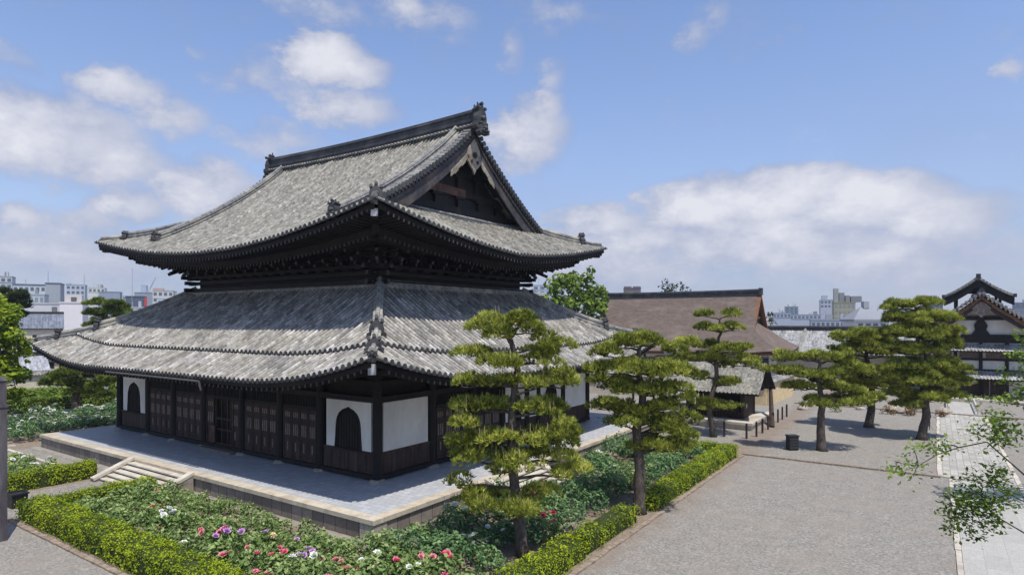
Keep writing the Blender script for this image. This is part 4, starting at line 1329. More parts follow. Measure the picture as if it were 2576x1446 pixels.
def flowered(x, y, d0=.68):
    """colour of the blooms on the bush at (x, y), taken from the planting plan"""
    plan = [((u, v), c, n) for (u, v, c, n) in (
        (405, 1250, 'pink', 1), (390, 1330, 'pink', 1), (535, 1365, 'pink', 3), (600, 1350, 'lilac', 2), (665, 1335, 'lilac', 3), (570, 1395, 'pink', 2), (625, 1415, 'pink', 2), (683, 1400, 'rose_red', 3),
        (440, 1300, 'white', 4), (480, 1350, 'white', 1), (470, 1285, 'white', 2), (700, 1362, 'yellow', 2), (760, 1425, 'white', 1), (770, 1400, 'lilac', 2), (850, 1430, 'rose_red', 3), (860, 1400, 'pink', 2), (940, 1400, 'white', 2),
        (1000, 1405, 'rose_red', 2), (985, 1440, 'white', 2), (1110, 1400, 'rose_red', 4), (1140, 1440, 'rose_red', 3), (1075, 1436, 'white', 2), (1150, 1350, 'white', 3), (1185, 1360, 'lilac', 2), (1130, 1300, 'white', 3), (1170, 1285, 'white', 2),
        (1240, 1350, 'white', 2), (1330, 1290, 'crimson', 3), (1388, 1285, 'crimson', 4), (1405, 1320, 'pink', 2), (1350, 1310, 'rose_red', 1), (1560, 1170, 'white', 3), (1520, 1195, 'white', 2), (1640, 1180, 'yellow', 3), (1690, 1130, 'white', 2), (1590, 1140, 'white', 1), (1450, 1230, 'white', 2), (1500, 1150, 'white', 2))]
    out = []
    for (p, c, n) in plan:
        g = at(p[0], p[1], .8)
        if (g.x - x) ** 2 + (g.y - y) ** 2 < d0 * d0: out += [c] * n
    return out


CLAB = {'pink': 'with open pink blooms', 'rose_red': 'with rose red blooms', 'crimson': 'with deep crimson blooms', 'white': 'with white blooms', 'lilac': 'with lilac purple blooms', 'yellow': 'with pale yellow blooms'}


def bed(x0, x1, y0, y1, step, kindf, where, group, skip=lambda x, y: False, extra=None):
    ny_ = int((y1 - y0) / step); nx_ = int((x1 - x0) / step)
    for j in range(ny_ + 1):
        for i in range(nx_ + 1):
            x = x0 + (i + .5 * (j % 2)) * step + random.uniform(-.22, .22); y = y0 + j * step + random.uniform(-.22, .22)
            if x > x1 or skip(x, y): continue
            fl = flowered(x, y)
            if extra: fl += extra(x, y)
            k = kindf(x, y)
            if fl:
                cs = sorted(set(fl)); lab = 'leafy peony bush ' + CLAB[cs[0]] + (' and ' + CLAB[cs[1]][5:] if len(cs) > 1 else '') + ' ' + where
            else: lab = 'leafy green peony bush without open blooms ' + where
            bush(k, x, y, lab, group, fl)


bed(-36.6, -14.2, 13.9, 18.2, 1.06, lambda x, y: 0, 'in the front bed', 'peonies in the front bed', extra=lambda x, y: [random.choice(('pink', 'rose_red', 'pink', 'pink', 'lilac'))] * random.choice((1, 2, 3)) if (x > -25 and y < 16.4 and random.random() < .22) or random.random() < .025 else [])
bed(-19.4, -14.0, 19.3, 46.0, 1.22, lambda x, y: 1 if random.random() < .7 else 0, 'in the side bed', 'peonies in the side bed',
    skip=lambda x, y: (28.6 < y < 33 and x < -18.2) or (25.8 < y < 27.6 and x > -15.2) or ((x + 14.5) ** 2 + (y - 22.2) ** 2 < .4))
bed(-72.5, -60.8, 19.5, 38.0, 1.5, lambda x, y: 1, 'in the left bed', 'peonies in the left bed',
    extra=lambda x, y: ['white'] * random.choice((0, 2, 4, 5)) + (['pink'] * 2 if y > 33 and random.random() < .3 else []))
bed(-56.5, -46.5, 14.0, 16.6, 1.2, lambda x, y: 2, 'in the small left bed', 'peonies left of the approach', extra=lambda x, y: ['white'] * random.choice((0, 0, 1, 2)))

# ================================================================== trees
def limb(mb, p, q, r0, r1, sag=0.0, n=5, wig=.08):
    p, q = Vector(p), Vector(q); L = (q - p).length
    pts = []
    for k in range(n + 1):
        t = k / n
        w = math.sin(t * 3.1416) * wig * L
        pts.append(p.lerp(q, t) + Vector((random.uniform(-1, 1) * w, random.uniform(-1, 1) * w, random.uniform(-.5, .5) * w + sag * math.sin(t * 3.1416) * L)))
    pts[0] = p; pts[-1] = q
    mb.tube(pts, [r0 + (r1 - r0) * k / n for k in range(n + 1)], 6)
    return pts


def pine(label, uv, pads, trunk, group, tuft=.26, dens=1.0, mat='pine', candles=0, tr=.24, cat='pine tree', back=True, hgt=None, dark=0.0, name='pine_tree', fill=1.0):
    """cloud-pruned pine. pads and trunk given on the survey plan (u, v, width, height) at the depth of the trunk foot"""
    base = at(uv[0], uv[1], 0); d0 = depth(base.x, base.y); sc = d0 / FPX
    root = thing(name, label, cat, base, 0, group)
    def loc(u, v, fw=0.0):
        return RV * ((u - uv[0]) * sc) + FV * fw + Vector((0, 0, CAMZ - (v - HY) * sc))
    tb = MB()
    tp = [Vector((0, 0, -.1))] + [loc(u, v, random.uniform(-.15, .15)) for (u, v) in trunk]
    n = len(tp)
    pts = []
    for i in range(n - 1):
        for k in range(4): pts.append(tp[i].lerp(tp[i + 1], k / 4) + (Vector((random.uniform(-.05, .05), random.uniform(-.05, .05), 0)) if i + k else Vector()))
    pts.append(tp[-1])
    rad = [tr * (1 - .72 * k / (len(pts) - 1)) * (1.35 if k == 0 else 1) for k in range(len(pts))]
    tb.tube(pts, rad, 9)
    zs = [p.z for p in pts]
    def trunk_at(z):
        for i in range(len(pts) - 1):
            if pts[i].z <= z <= pts[i + 1].z: return pts[i].lerp(pts[i + 1], (z - pts[i].z) / max(1e-4, pts[i + 1].z - pts[i].z))
        return pts[-1] if z > pts[-1].z else pts[0]
    clumps = []
    for (u, v, w, h) in pads:
        rx = w / 2 * sc * 1.06; rz = max(.24, h / 2 * sc * .80)
        lst = [(loc(u, v, random.uniform(-.35, .35) * rx), rx, min(rx, 1.9))]
        if back and rx > .8 and random.random() < .6: lst.append((loc(u + random.uniform(-.3, .3) * w, v + random.uniform(-6, 6), rx * random.uniform(.8, 1.3)), rx * .6, min(rx * .6, 1.3)))
        for (c, ax, ay) in lst:
            t0 = trunk_at(c.z - random.uniform(.15, .5))
            limb(tb, t0, c - Vector((0, 0, rz * .6)), .085 * max(.5, min(1.4, ax)), .03, .04)
            m = max(4, int(3.0 * ax * ay / .26 * .66 * fill))
            m = min(m, int(38 * fill))
            for k in range(m):
                a = random.uniform(0, 6.283); q = math.sqrt(random.random()) * .92
                rel = RV * (max(.25, ax - .24 / fill ** 2) * q * math.cos(a)) + FV * (max(.25, ay - .2) * q * math.sin(a))
                cc = c + rel + Vector((0, 0, rz * (1 - q * q) * .9 - rz * .45 + random.uniform(-.55, .5) * rz))
                clumps.append((cc, random.choice((.22, .30, .38, .46, .54)), rz))
                if k % 3 == 0: limb(tb, c - Vector((0, 0, rz * .6)), cc - Vector((0, 0, .12)), .03, .012, 0, 3)
    tb.build('trunk', M['bark'], root, smooth=True)
    T, RN = [], []
    for (c, r, rz) in clumps:
        nt_ = int(50 * dens * (r / .4) ** 2)
        D = rand_dir(nt_, -.25)
        P = np.array(c) + D * np.array([r * 1.15, r * 1.15, min(r * .62, rz + .12)]) * rng.uniform(.5, 1, (nt_, 1)) ** .5
        Nn = nrmz(D * .6 + np.array([0, 0, .85]))
        k = 6
        T.append(needle_tris(P, Nn, k, tuft, tuft * .20, .75))
        cr = random.gauss(0, .17)
        RN.append(np.repeat(np.clip(.45 + cr - dark + .18 * D[:, 2] + rng.normal(0, .15, nt_), 0, 1), k))  # upper tufts lighter, undersides darker: crown shading put into the tone
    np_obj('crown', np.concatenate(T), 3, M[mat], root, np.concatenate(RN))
    if candles:
        cb = MB()
        for (c, r, rz) in random.sample(clumps, min(candles, len(clumps))):
            for _ in range(2):
                p = Vector(c) + Vector((random.uniform(-r, r), random.uniform(-r, r), min(r * .62, rz + .1) * .8))
                cb.tube([p, p + Vector((random.uniform(-.03, .03), random.uniform(-.03, .03), random.uniform(.22, .42)))], [.018, .010], 4)
        cb.build('new_shoots', M['candle'], root)['kind'] = 'stuff'
    return root


pine('foremost cloud pruned pine with upright pale shoots standing by the near hedge', (1318, 1398),
     [(1225, 822, 90, 46), (1310, 812, 90, 40), (1345, 830, 50, 40), (1270, 840, 80, 30), (1390, 862, 70, 60), (1195, 888, 80, 36), (1265, 905, 110, 44), (1350, 900, 120, 60), (1395, 925, 70, 60),
      (1185, 962, 100, 44), (1265, 958, 110, 40), (1345, 968, 110, 44), (1410, 965, 60, 50), (1200, 1025, 110, 46), (1290, 1032, 110, 50), (1375, 1030, 110, 50), (1185, 1065, 60, 46), (1425, 1075, 90, 60),
      (1205, 1095, 90, 46), (1270, 1100, 110, 50), (1340, 1105, 120, 46), (1420, 1115, 70, 60), (1165, 1120, 70, 60), (1195, 1150, 110, 44), (1290, 1150, 130, 46), (1385, 1150, 120, 50), (1430, 1185, 100, 60),
      (1150, 1210, 80, 50), (1210, 1255, 130, 46), (1300, 1262, 130, 50), (1365, 1235, 60, 34), (1250, 1180, 60, 40)],
     [(1300, 1270), (1290, 1180), (1288, 1050), (1300, 930), (1285, 850), (1300, 825)], 'black pines around the temple court', tuft=.24, dens=1.15, candles=120, tr=.27, back=False, fill=1.22)
pine('second pine from the viewer, its dark trunk rising beside the side bed', (1608, 1290),
     [(1560, 865, 90, 46), (1640, 862, 100, 44), (1690, 885, 60, 40), (1520, 885, 60, 50), (1515, 930, 70, 44), (1585, 925, 110, 50), (1665, 930, 110, 60), (1720, 925, 50, 40), (1500, 965, 50, 36), (1560, 975, 110, 50),
      (1640, 985, 90, 44), (1705, 975, 80, 50), (1525, 1020, 80, 36), (1600, 1030, 100, 46), (1670, 1025, 100, 46), (1735, 1005, 50, 46), (1570, 1060, 80, 36), (1680, 1075, 110, 60), (1730, 1050, 60, 60), (1640, 1120, 90, 50), (1700, 1120, 90, 50), (1720, 1090, 60, 50)],
     [(1612, 1180), (1600, 1080), (1618, 990), (1605, 930), (1610, 870)], 'black pines around the temple court', tuft=.27, dens=.95, tr=.33, fill=1.42)
pine('slender pine with two flat separate top pads in front of the brown roof', (1795, 1098),
     [(1782, 792, 62, 22), (1838, 790, 60, 22), (1785, 826, 60, 24), (1838, 826, 60, 26), (1735, 862, 80, 26), (1800, 872, 110, 34), (1865, 880, 60, 30), (1725, 900, 60, 34), (1790, 905, 110, 34), (1870, 912, 100, 40), (1750, 945, 70, 40), (1835, 962, 60, 30), (1800, 1022, 70, 30), (1845, 1025, 50, 30), (1770, 1020, 50, 40)],
     [(1782, 1020), (1802, 950), (1798, 880), (1812, 838), (1810, 800)], 'black pines around the temple court', tuft=.33, dens=.65, tr=.26)
pine('spreading low pine shading the dark box on the gravel', (2068, 1133),
     [(1985, 900, 60, 30), (2045, 897, 80, 30), (2105, 902, 80, 30), (2145, 915, 40, 26), (1965, 935, 60, 26), (2010, 940, 80, 30), (2090, 945, 110, 34), (2160, 935, 60, 30), (2020, 975, 80, 26), (2095, 972, 80, 30), (2150, 985, 70, 34), (2060, 1012, 90, 26), (2140, 1012, 90, 24), (2195, 1000, 50, 30)],
     [(2064, 1070), (2066, 1010), (2058, 960), (2062, 905)], 'black pines around the temple court', tuft=.34, dens=.6, tr=.36)
pine('pine between the low pine and the tallest one, its trunk half hidden', (2186, 1074),
     [(2110, 850, 60, 36), (2160, 838, 80, 34), (2215, 838, 60, 34), (2120, 885, 70, 40), (2180, 880, 90, 44), (2235, 890, 60, 40), (2150, 925, 90, 44), (2215, 930, 70, 44), (2195, 965, 80, 40), (2240, 970, 60, 40), (2100, 900, 50, 36), (2115, 925, 60, 36), (2225, 860, 60, 36), (2170, 860, 80, 36), (2145, 960, 60, 36), (2190, 1000, 80, 30)],
     [(2190, 1020), (2195, 960), (2180, 900), (2175, 845)], 'black pines around the temple court', tuft=.36, dens=.7, tr=.40, fill=1.25)
pine('tallest pine of the court, a dense crown in front of the gabled building', (2318, 1105),
     [(2270, 768, 70, 34), (2330, 762, 60, 30), (2260, 800, 60, 40), (2320, 795, 100, 44), (2375, 800, 50, 40), (2255, 835, 50, 40), (2310, 838, 100, 50), (2370, 835, 80, 44), (2275, 878, 70, 44), (2335, 880, 100, 44), (2390, 868, 60, 40), (2260, 918, 60, 40), (2320, 922, 100, 44), (2385, 915, 80, 40), (2405, 950, 60, 34), (2290, 958, 90, 44), (2350, 962, 90, 44), (2270, 992, 60, 34), (2330, 1000, 90, 36), (2385, 995, 70, 36), (2290, 1016, 60, 24), (2410, 930, 60, 36), (2420, 965, 50, 30), (2240, 870, 50, 36), (2235, 945, 50, 36), (2400, 840, 40, 36), (2300, 935, 80, 40)],
     [(2330, 1040), (2322, 960), (2330, 880), (2310, 800), (2300, 770)], 'black pines around the temple court', tuft=.35, dens=.85, tr=.36, fill=1.3)
pine('dense pine at the left beyond the podium, under the lower eave', (195, 1038),
     [(150, 942, 50, 26), (200, 936, 60, 26), (248, 944, 50, 26), (130, 962, 46, 22), (180, 964, 60, 26), (232, 970, 60, 26), (272, 962, 36, 26), (205, 988, 60, 22), (250, 992, 40, 20)],
     [(190, 1005), (200, 970), (195, 945)], 'pines left of the temple', tuft=.5, dens=.5, mat='pine_far', tr=.5, dark=.1)
pine('flat topped pine in front of the white concrete block at the left', (265, 985),
     [(245, 762, 50, 18), (290, 765, 46, 16), (238, 785, 40, 22), (276, 785, 56, 24), (303, 795, 30, 22), (245, 808, 46, 18), (285, 812, 50, 18), (232, 822, 30, 14), (268, 826, 46, 12)],
     [(266, 900), (270, 830), (268, 770)], 'pines left of the temple', tuft=.55, dens=.55, mat='pine_far', tr=.4, dark=.12)
pine('dark pine top rising behind the lime green tree at the left edge', (25, 985),
     [(10, 735, 40, 26), (45, 742, 40, 20), (20, 758, 60, 28), (55, 770, 30, 24), (5, 775, 40, 30), (40, 790, 50, 26)],
     [(25, 900), (25, 800), (22, 740)], 'pines left of the temple', tuft=.55, dens=.5, mat='dkgreen', tr=.4)


def leafy(label, uv, d, blobs, trunk, mat, leaf, nleaf, group=None, cat='tree', name='leafy_tree', tr=.2, z0=0.0, asp=.6):
    """broad-leaved tree: clumps given on the survey plan (u, v, radius px) at depth d"""
    foot = atd(uv[0], HY + CAMZ * FPX / d, d)
    root = thing(name, label, cat, (foot.x, foot.y, 0), 0, group)
    sc = d / FPX
    def loc(u, v, fw): return RV * ((u - uv[0]) * sc) + FV * fw + Vector((0, 0, CAMZ - (v - HY) * sc))
    tb = MB(); top = loc(trunk[0], trunk[1], 0)
    limb(tb, (0, 0, -.1), top, tr, tr * .4, 0, 6, .03)
    T, RN = [], []
    for (u, v, r) in blobs:
        rr = r * sc
        c = loc(u, v, random.uniform(-.8, .8) * rr * 1.2)
        limb(tb, Vector((0, 0, 0)).lerp(top, random.uniform(.55, .95)), c, tr * .35, tr * .1, .05, 4)
        n = max(30, int(nleaf * 4.2 * rr * rr))
        sub = [c + Vector((random.gauss(0, .5) * rr, random.gauss(0, .5) * rr, random.gauss(0, .45) * rr)) for _ in range(7)]
        k = rng.integers(0, 7, n)
        S = np.array([list(x) for x in sub])[k]
        D = rand_dir(n, -.6)
        P = S + D * rr * .52 * rng.uniform(.35, 1, (n, 1)) ** .4
        Nn = nrmz(D + np.array([0, 0, .7]))
        T.append(leaf_quads(P, Nn, leaf, asp, .7))
        RN.append(np.clip(.42 + .28 * D[:, 2] + random.gauss(0, .08) + np.array([random.gauss(0, .1) for _ in range(7)])[k] + rng.normal(0, .13, n), 0, 1))  # tops of clumps lightened, undersides darkened: light painted into leaf tone
    tb.build('trunk', M['bark'], root, smooth=True)
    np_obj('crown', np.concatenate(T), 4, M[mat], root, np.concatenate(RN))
    return root


leafy('lime green leafy tree at the left edge of the view', (8, 1090), 58,
      [(5, 790, 34), (32, 800, 26), (10, 830, 36), (40, 840, 22), (8, 870, 38), (42, 875, 24), (15, 910, 30), (5, 950, 36), (38, 945, 22), (20, 985, 28), (45, 985, 20), (-25, 860, 40), (-25, 930, 40), (52, 930, 14), (-15, 790, 30), (5, 765, 20)], (10, 850), 'lime', .42, 60, tr=.25)
leafy('bright green broadleaf tree showing between the great hall and the brown roof', (1440, 960), 105,
      [(1450, 700, 26), (1480, 700, 20), (1420, 720, 30), (1470, 730, 32), (1505, 745, 24), (1400, 750, 26), (1440, 760, 34), (1490, 775, 30), (1380, 775, 24), (1420, 795, 30), (1470, 800, 30), (1510, 780, 18), (1360, 760, 18), (1395, 720, 16)], (1445, 770), 'green', .85, 15, tr=.5)
leafy('small dull green treetop behind the ridge of the brown roof', (1690, 940), 150,
      [(1690, 722, 20), (1672, 735, 20), (1712, 735, 20), (1730, 742, 12), (1655, 742, 12), (1695, 745, 22)], (1690, 745), 'dkgreen', .6, 7, tr=.4)
leafy('yellow green treetop left of the brown roof ridge', (1582, 940), 160,
      [(1578, 742, 10), (1590, 744, 9), (1530, 748, 14), (1512, 755, 14)], (1582, 760), 'lime', .6, 9, tr=.3)
leafy('small dark garden tree between the brown roof and the distant tiled hall', (1935, 960), 125,
      [(1938, 800, 12), (1935, 815, 12), (1942, 792, 7)], (1936, 820), 'dkgreen', .5, 10, tr=.2)
leafy('loose shrub with flat leaf layers beside the far path', (2460, 1030), 76,
      [(2420, 1010, 16), (2450, 1005, 18), (2485, 1005, 18), (2515, 1012, 18), (2540, 1020, 16)], (2465, 1010), 'green', .35, 16, cat='shrub', name='garden_shrub', tr=.06)

# the near broad-leaved tree at the right, trunk outside the view
def near_tree():
    d = 11.5; sc = d / FPX
    foot = atd(2800, HY + CAMZ * FPX / d, d)
    root = thing('maple_tree', 'broadleaf tree reaching leafy twigs into the view at the right edge', 'tree', (foot.x, foot.y, 0))
    def loc(u, v, fw=0): return RV * ((u - 2800) * sc) + FV * fw + Vector((0, 0, CAMZ - (v - HY) * sc))
    tb = MB(); T, RN = [], []
    crotch = [loc(2800, 1500), loc(2790, 1250), loc(2760, 1000), loc(2740, 850)]
    tb.tube([Vector((0, 0, -.1))] + crotch, [.17, .15, .12, .09, .05], 9)
    tw = [(2, [(2800, 1500), (2640, 1220), (2576, 1135), (2500, 1150), (2440, 1170), (2390, 1200), (2330, 1190)], [(2305, 1200), (2335, 1195), (2380, 1160), (2375, 1195), (2400, 1235), (2440, 1165), (2430, 1150), (2470, 1150), (2500, 1155)], 7),
          (1, [(2800, 1500), (2660, 1300), (2590, 1260), (2540, 1230), (2490, 1260)], [(2490, 1255), (2470, 1275), (2515, 1230), (2530, 1260), (2560, 1240), (2500, 1290), (2540, 1290), (2565, 1275), (2520, 1270), (2550, 1215), (2570, 1200)], 16),
          (2, [(2800, 1500), (2660, 1380), (2590, 1330), (2540, 1320), (2490, 1330)], [(2470, 1320), (2500, 1315), (2530, 1310), (2480, 1340), (2560, 1330), (2550, 1360), (2570, 1310), (2495, 1375), (2545, 1385), (2575, 1345), (2525, 1340)], 12),
          (1, [(2790, 1250), (2660, 1130), (2590, 1090), (2540, 1070)], [(2540, 1075), (2570, 1060), (2575, 1095), (2520, 1100), (2560, 1110), (2575, 1130)], 18),
          ]
    for (fw, br, cl, n) in tw:
        pts = [loc(u, v, fw * .45 * min(1, k / 2)) for k, (u, v) in enumerate(br)]
        tb.tube(pts, [.020 * (1 - .8 * k / (len(pts) - 1)) for k in range(len(pts))], 6)
        for (u, v) in cl:
            c = loc(u, v, fw * .45 + random.uniform(-.3, .3))
            b = min(pts, key=lambda q: (q - c).length)
            tb.tube([b, b.lerp(c, .5) + Vector((0, 0, .04)), c], [.012, .008, .004], 4)
            m = int(5.0 * n * random.uniform(.8, 1.3))
            P = np.array(c) + rng.normal(0, .14, (m, 3)) * np.array([1, 1, .7])
            T.append(leaf_quads(P, np.tile([0, -.2, 1.], (m, 1)), .095, .5, .9)); RN.append(np.clip(rng.normal(.42, .2, m), 0, 1))
    for k in range(400):                        # the fuller part of the crown
        c = Vector((random.gauss(0, 1.5), random.gauss(0, 1.5), random.uniform(6.2, 12.5)))
        w_ = c + foot; w_.z = c.z
        u_ = CX + FPX * (RV.dot(w_) / max(.5, FV.dot(w_)))
        if u_ < 2730 or c.xy.length > 3.2: continue
        P = np.array(c) + rng.normal(0, .24, (55, 3)); T.append(leaf_quads(P, np.tile([0, 0, 1.], (55, 1)), .105, .5, .9)); RN.append(np.clip(rng.normal(.45, .2, 55), 0, 1))
        if k % 4 == 0: tb.tube([crotch[2].lerp(crotch[3], random.random()), c], [.03, .008], 5)
    tb.build('trunk', M['bark'], root, smooth=True)
    np_obj('crown', np.concatenate(T), 4, M['green'], root, np.concatenate(RN))


near_tree()

leafy('fresh green tree whose crown edge shows at the right edge beside the path', (2790, 1240), 33,
      [(2585, 868, 34), (2570, 905, 30), (2600, 940, 44), (2575, 985, 30), (2595, 1020, 34), (2640, 850, 50), (2650, 930, 60), (2660, 1010, 54), (2720, 860, 70), (2730, 960, 80), (2800, 880, 80), (2810, 980, 80), (2880, 930, 80), (2535, 935, 18), (2530, 1005, 18), (2545, 890, 18), (2510, 1010, 12), (2520, 960, 10)], (2770, 930), 'green', .22, 42, tr=.22)

# ================================================================== neighbouring temple buildings
M['bark_roof'] = mottled('cypress_bark_roof', (.105, .078, .064), (.165, .130, .108), 1.6, .95, .35, 9, c3=(.18, .148, .126), stretch=(1, 2.2, 2.2))
M['bark_edge'] = mottled('bark_roof_edge', (.09, .045, .025), (.17, .085, .05), 3, .9)
M['mud'] = mottled('ochre_mud_wall', (.52, .40, .22), (.66, .53, .33), 1.6, .9, .1, 10, c3=(.48, .38, .24))
M['mud_pale'] = mottled('pale_mud_wall', (.50, .44, .34), (.62, .56, .46), 1.6, .9, .1, 10)
M['tile_far'] = tile_mat('far_roof_tile', (.17, .17, .17), (.30, .30, .30), (.44, .44, .43), .5, .5, lich=(.36, .35, .31), lamt=.5)
M['orange_wood'] = mottled('orange_timber', (.12, .055, .028), (.25, .12, .058), 2.5, .75)  # orange-brown is the timber's own colour


class Local:
    """wraps a root thing so that parts may be built in world metres"""
    def __init__(s, name, label, cat, loc, group=None):
        s.root = thing(name, label, cat, loc, 0, group); s.o = Vector(loc)

    def part(s, name, mat, fn, parent=None, **k):
        b = MB(); fn(b); b.v = [(p[0] - s.o.x, p[1] - s.o.y, p[2] - s.o.z) for p in b.v]
        return b.build(name, mat, parent or s.root, **k)


def slope_tiles(b, a0, a1, axis, e_pos, r_pos, z_e, z_r, sag=.25, pitch=.36, r=.08, nd=6, caps=True):
    """a rectangular tiled slope from the eave line to the ridge line. axis: the eave runs along 'x' or 'y'"""
    def P(a, t):
        z = z_e + (z_r - z_e) * ((1 - sag) * t + sag * t * t); w = e_pos + (r_pos - e_pos) * t
        return Vector((a, w, z)) if axis == 'x' else Vector((w, a, z))
    L = math.hypot(r_pos - e_pos, z_r - z_e)
    b.m = 0
    b.grid(lambda i, j: P(a0 + (a1 - a0) * i, j), 6, nd, lambda i, j: (a0 + (a1 - a0) * i, L * j))
    n = int(abs(a1 - a0) / pitch); A = Vector((1, 0, 0)) if axis == 'x' else Vector((0, 1, 0))
    for k in range(n):
        a = min(a0, a1) + (k + .5) * pitch
        rg = [[b.V(P(a, j / nd) + A * (r * math.cos(q)) + Vector((0, 0, r * 1.1 * math.sin(q)))) for q in (3.14, 2.1, 1.05, 0)] for j in range(nd + 1)]
        for j in range(nd):
            for q in range(3): b.F([rg[j][q], rg[j][q + 1], rg[j + 1][q + 1], rg[j + 1][q]][::-1], [(a, L * j / nd)] * 2 + [(a, L * (j + 1) / nd)] * 2)
        if caps:
            b.m = 1; c = P(a, 0); o = (P(a, 0) - P(a, .05)); o.z = 0; o.normalize()
            X = A
            b.F([b.V(c + o * .03 + X * (r * 1.2 * math.cos(q * 1.047)) + Vector((0, 0, r * 1.2 * math.sin(q * 1.047)))) for q in range(6)]); b.m = 0
    # underside
    b.m = 1
    b.poly([P(a0, 0) - Vector((0, 0, .16)), P(a1, 0) - Vector((0, 0, .16)), P(a1, 1) - Vector((0, 0, .3)), P(a0, 1) - Vector((0, 0, .3))])
    b.poly([P(a0, 0) - Vector((0, 0, .16)), P(a1, 0) - Vector((0, 0, .16)), P(a1, 0), P(a0, 0)])
    for a in (a0, a1): b.poly([P(a, 0) - Vector((0, 0, .16)), P(a, 0), P(a, .5), P(a, 1), P(a, 1) - Vector((0, 0, .3))])
    b.m = 0


# ---- brown bark roofed hall
def brown_hall():
    H = Local('abbot_hall', 'low hall with a big smooth brown bark roof and a dark tiled ridge', 'temple building', (-37.0, 106, 0))
    x0, x1, y0, y1 = -55.0, -19.2, 97.0, 115.0
    rf = HipRoof(x0, x1, y0, y1, 5.0, lambda d: 9.25 * (.70 * d / 9 + .30 * (d / 9) ** 2), .55, 8, 2, 7)
    gd = 4.1
    def face(f, dm, sm, nd):
        def fn(b):
            L = rf.faces[f][3]
            b.grid(lambda i, j: rf.P(f, (-1 + 2 * i) * sm(L, dm * j), dm * j), 30, nd)
            b.m = 1
            for i in range(30):
                s0, s1 = (-1 + 2 * i / 30) * L / 2, (-1 + 2 * (i + 1) / 30) * L / 2
                p, q = rf.P(f, s0, 0), rf.P(f, s1, 0); Z = Vector((0, 0, .42)); o, a, d_, _ = rf.faces[f]; inn = Vector((d_[0], d_[1], 0)) * .35
                b.poly([p - Z + inn, q - Z + inn, q, p]); 
                b.poly([rf.P(f, s0 * .8, 4) * 0 + p - Z + inn, q - Z + inn, q - Z * 1.6 + inn * 10, p - Z * 1.6 + inn * 10][::-1])
            b.m = 0
        return fn
    for f in ('front', 'back'): H.part('roof', [M['bark_roof'], M['bark_edge']], face(f, 9.0, lambda L, d: L / 2 - min(d, gd), 12), smooth=False)
    for f in ('right', 'left'): H.part('roof', [M['bark_roof'], M['bark_edge']], face(f, gd + 1.2, lambda L, d: L / 2 - d, 6))
    zr = 14.25
    def ridge(b):
        ridge_run(b, [(x0 + gd + .1 + (x1 - x0 - 2 * gd - .2) * k / 6, 106, zr - .1 + .10 * (k / 3 - 1) ** 2) for k in range(7)], .7, .62, .16)
        for x in (x1 - gd - .1, x0 + gd + .1): b.box(x - .25, x + .25, 105.5, 106.5, zr - .2, zr + .95)
    H.part('ridge', M['tile_dk'], ridge)
    for sx, xe in ((1, x1), (-1, x0)):
        xv = xe - sx * gd
        def gable(b):
            ds = np.linspace(gd + .8, 9, 8); prof = [(y0 + d, 5 + rf.prof(d) - .35) for d in ds] + [(y1 - d, 5 + rf.prof(d) - .35) for d in ds[::-1][1:]]
            b.prism(prof, lambda p: Vector((xv - sx * .9, p[0], p[1])), lambda p: Vector((xv - sx * 1.0, p[0], p[1])))
        gp = H.part('gable_wall', M['wood_brown'], gable)
        def rake(b):
            for s2 in (-1, 1):
                ds = np.linspace(gd - .1, 9, 10)
                for k in range(9):
                    Yf = lambda d: y0 + d if s2 < 0 else y1 - d
                    d0, d1 = ds[k], ds[k + 1]; a0, a1 = 5 + rf.prof(d0), 5 + rf.prof(d1)
                    b.prism([(0, .02), (1, .02), (1, -.5), (0, -.5)], lambda p: Vector((xv + sx * .03, Yf(d0 + (d1 - d0) * p[0]), a0 + (a1 - a0) * p[0] + p[1])), lambda p: Vector((xv - sx * .5, Yf(d0 + (d1 - d0) * p[0]), a0 + (a1 - a0) * p[0] + p[1] - .004)))
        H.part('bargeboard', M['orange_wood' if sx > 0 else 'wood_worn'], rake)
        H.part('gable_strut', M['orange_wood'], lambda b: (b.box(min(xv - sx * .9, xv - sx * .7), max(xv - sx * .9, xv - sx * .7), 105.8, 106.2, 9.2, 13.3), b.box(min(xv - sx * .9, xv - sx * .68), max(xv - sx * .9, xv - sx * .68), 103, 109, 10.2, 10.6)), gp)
    H.part('wall', M['plaster'], lambda b: b.box(x0 + 3, x1 - 3, y0 + 3, y1 - 3, 0, 5.6))
    for k in range(9):
        x = x0 + 3 + (x1 - x0 - 6) * k / 8
        H.part('column', M['wood'], lambda b: b.box(x - .15, x + .15, y0 + 2.8, y0 + 3.1, 0, 5.3))


brown_hall()


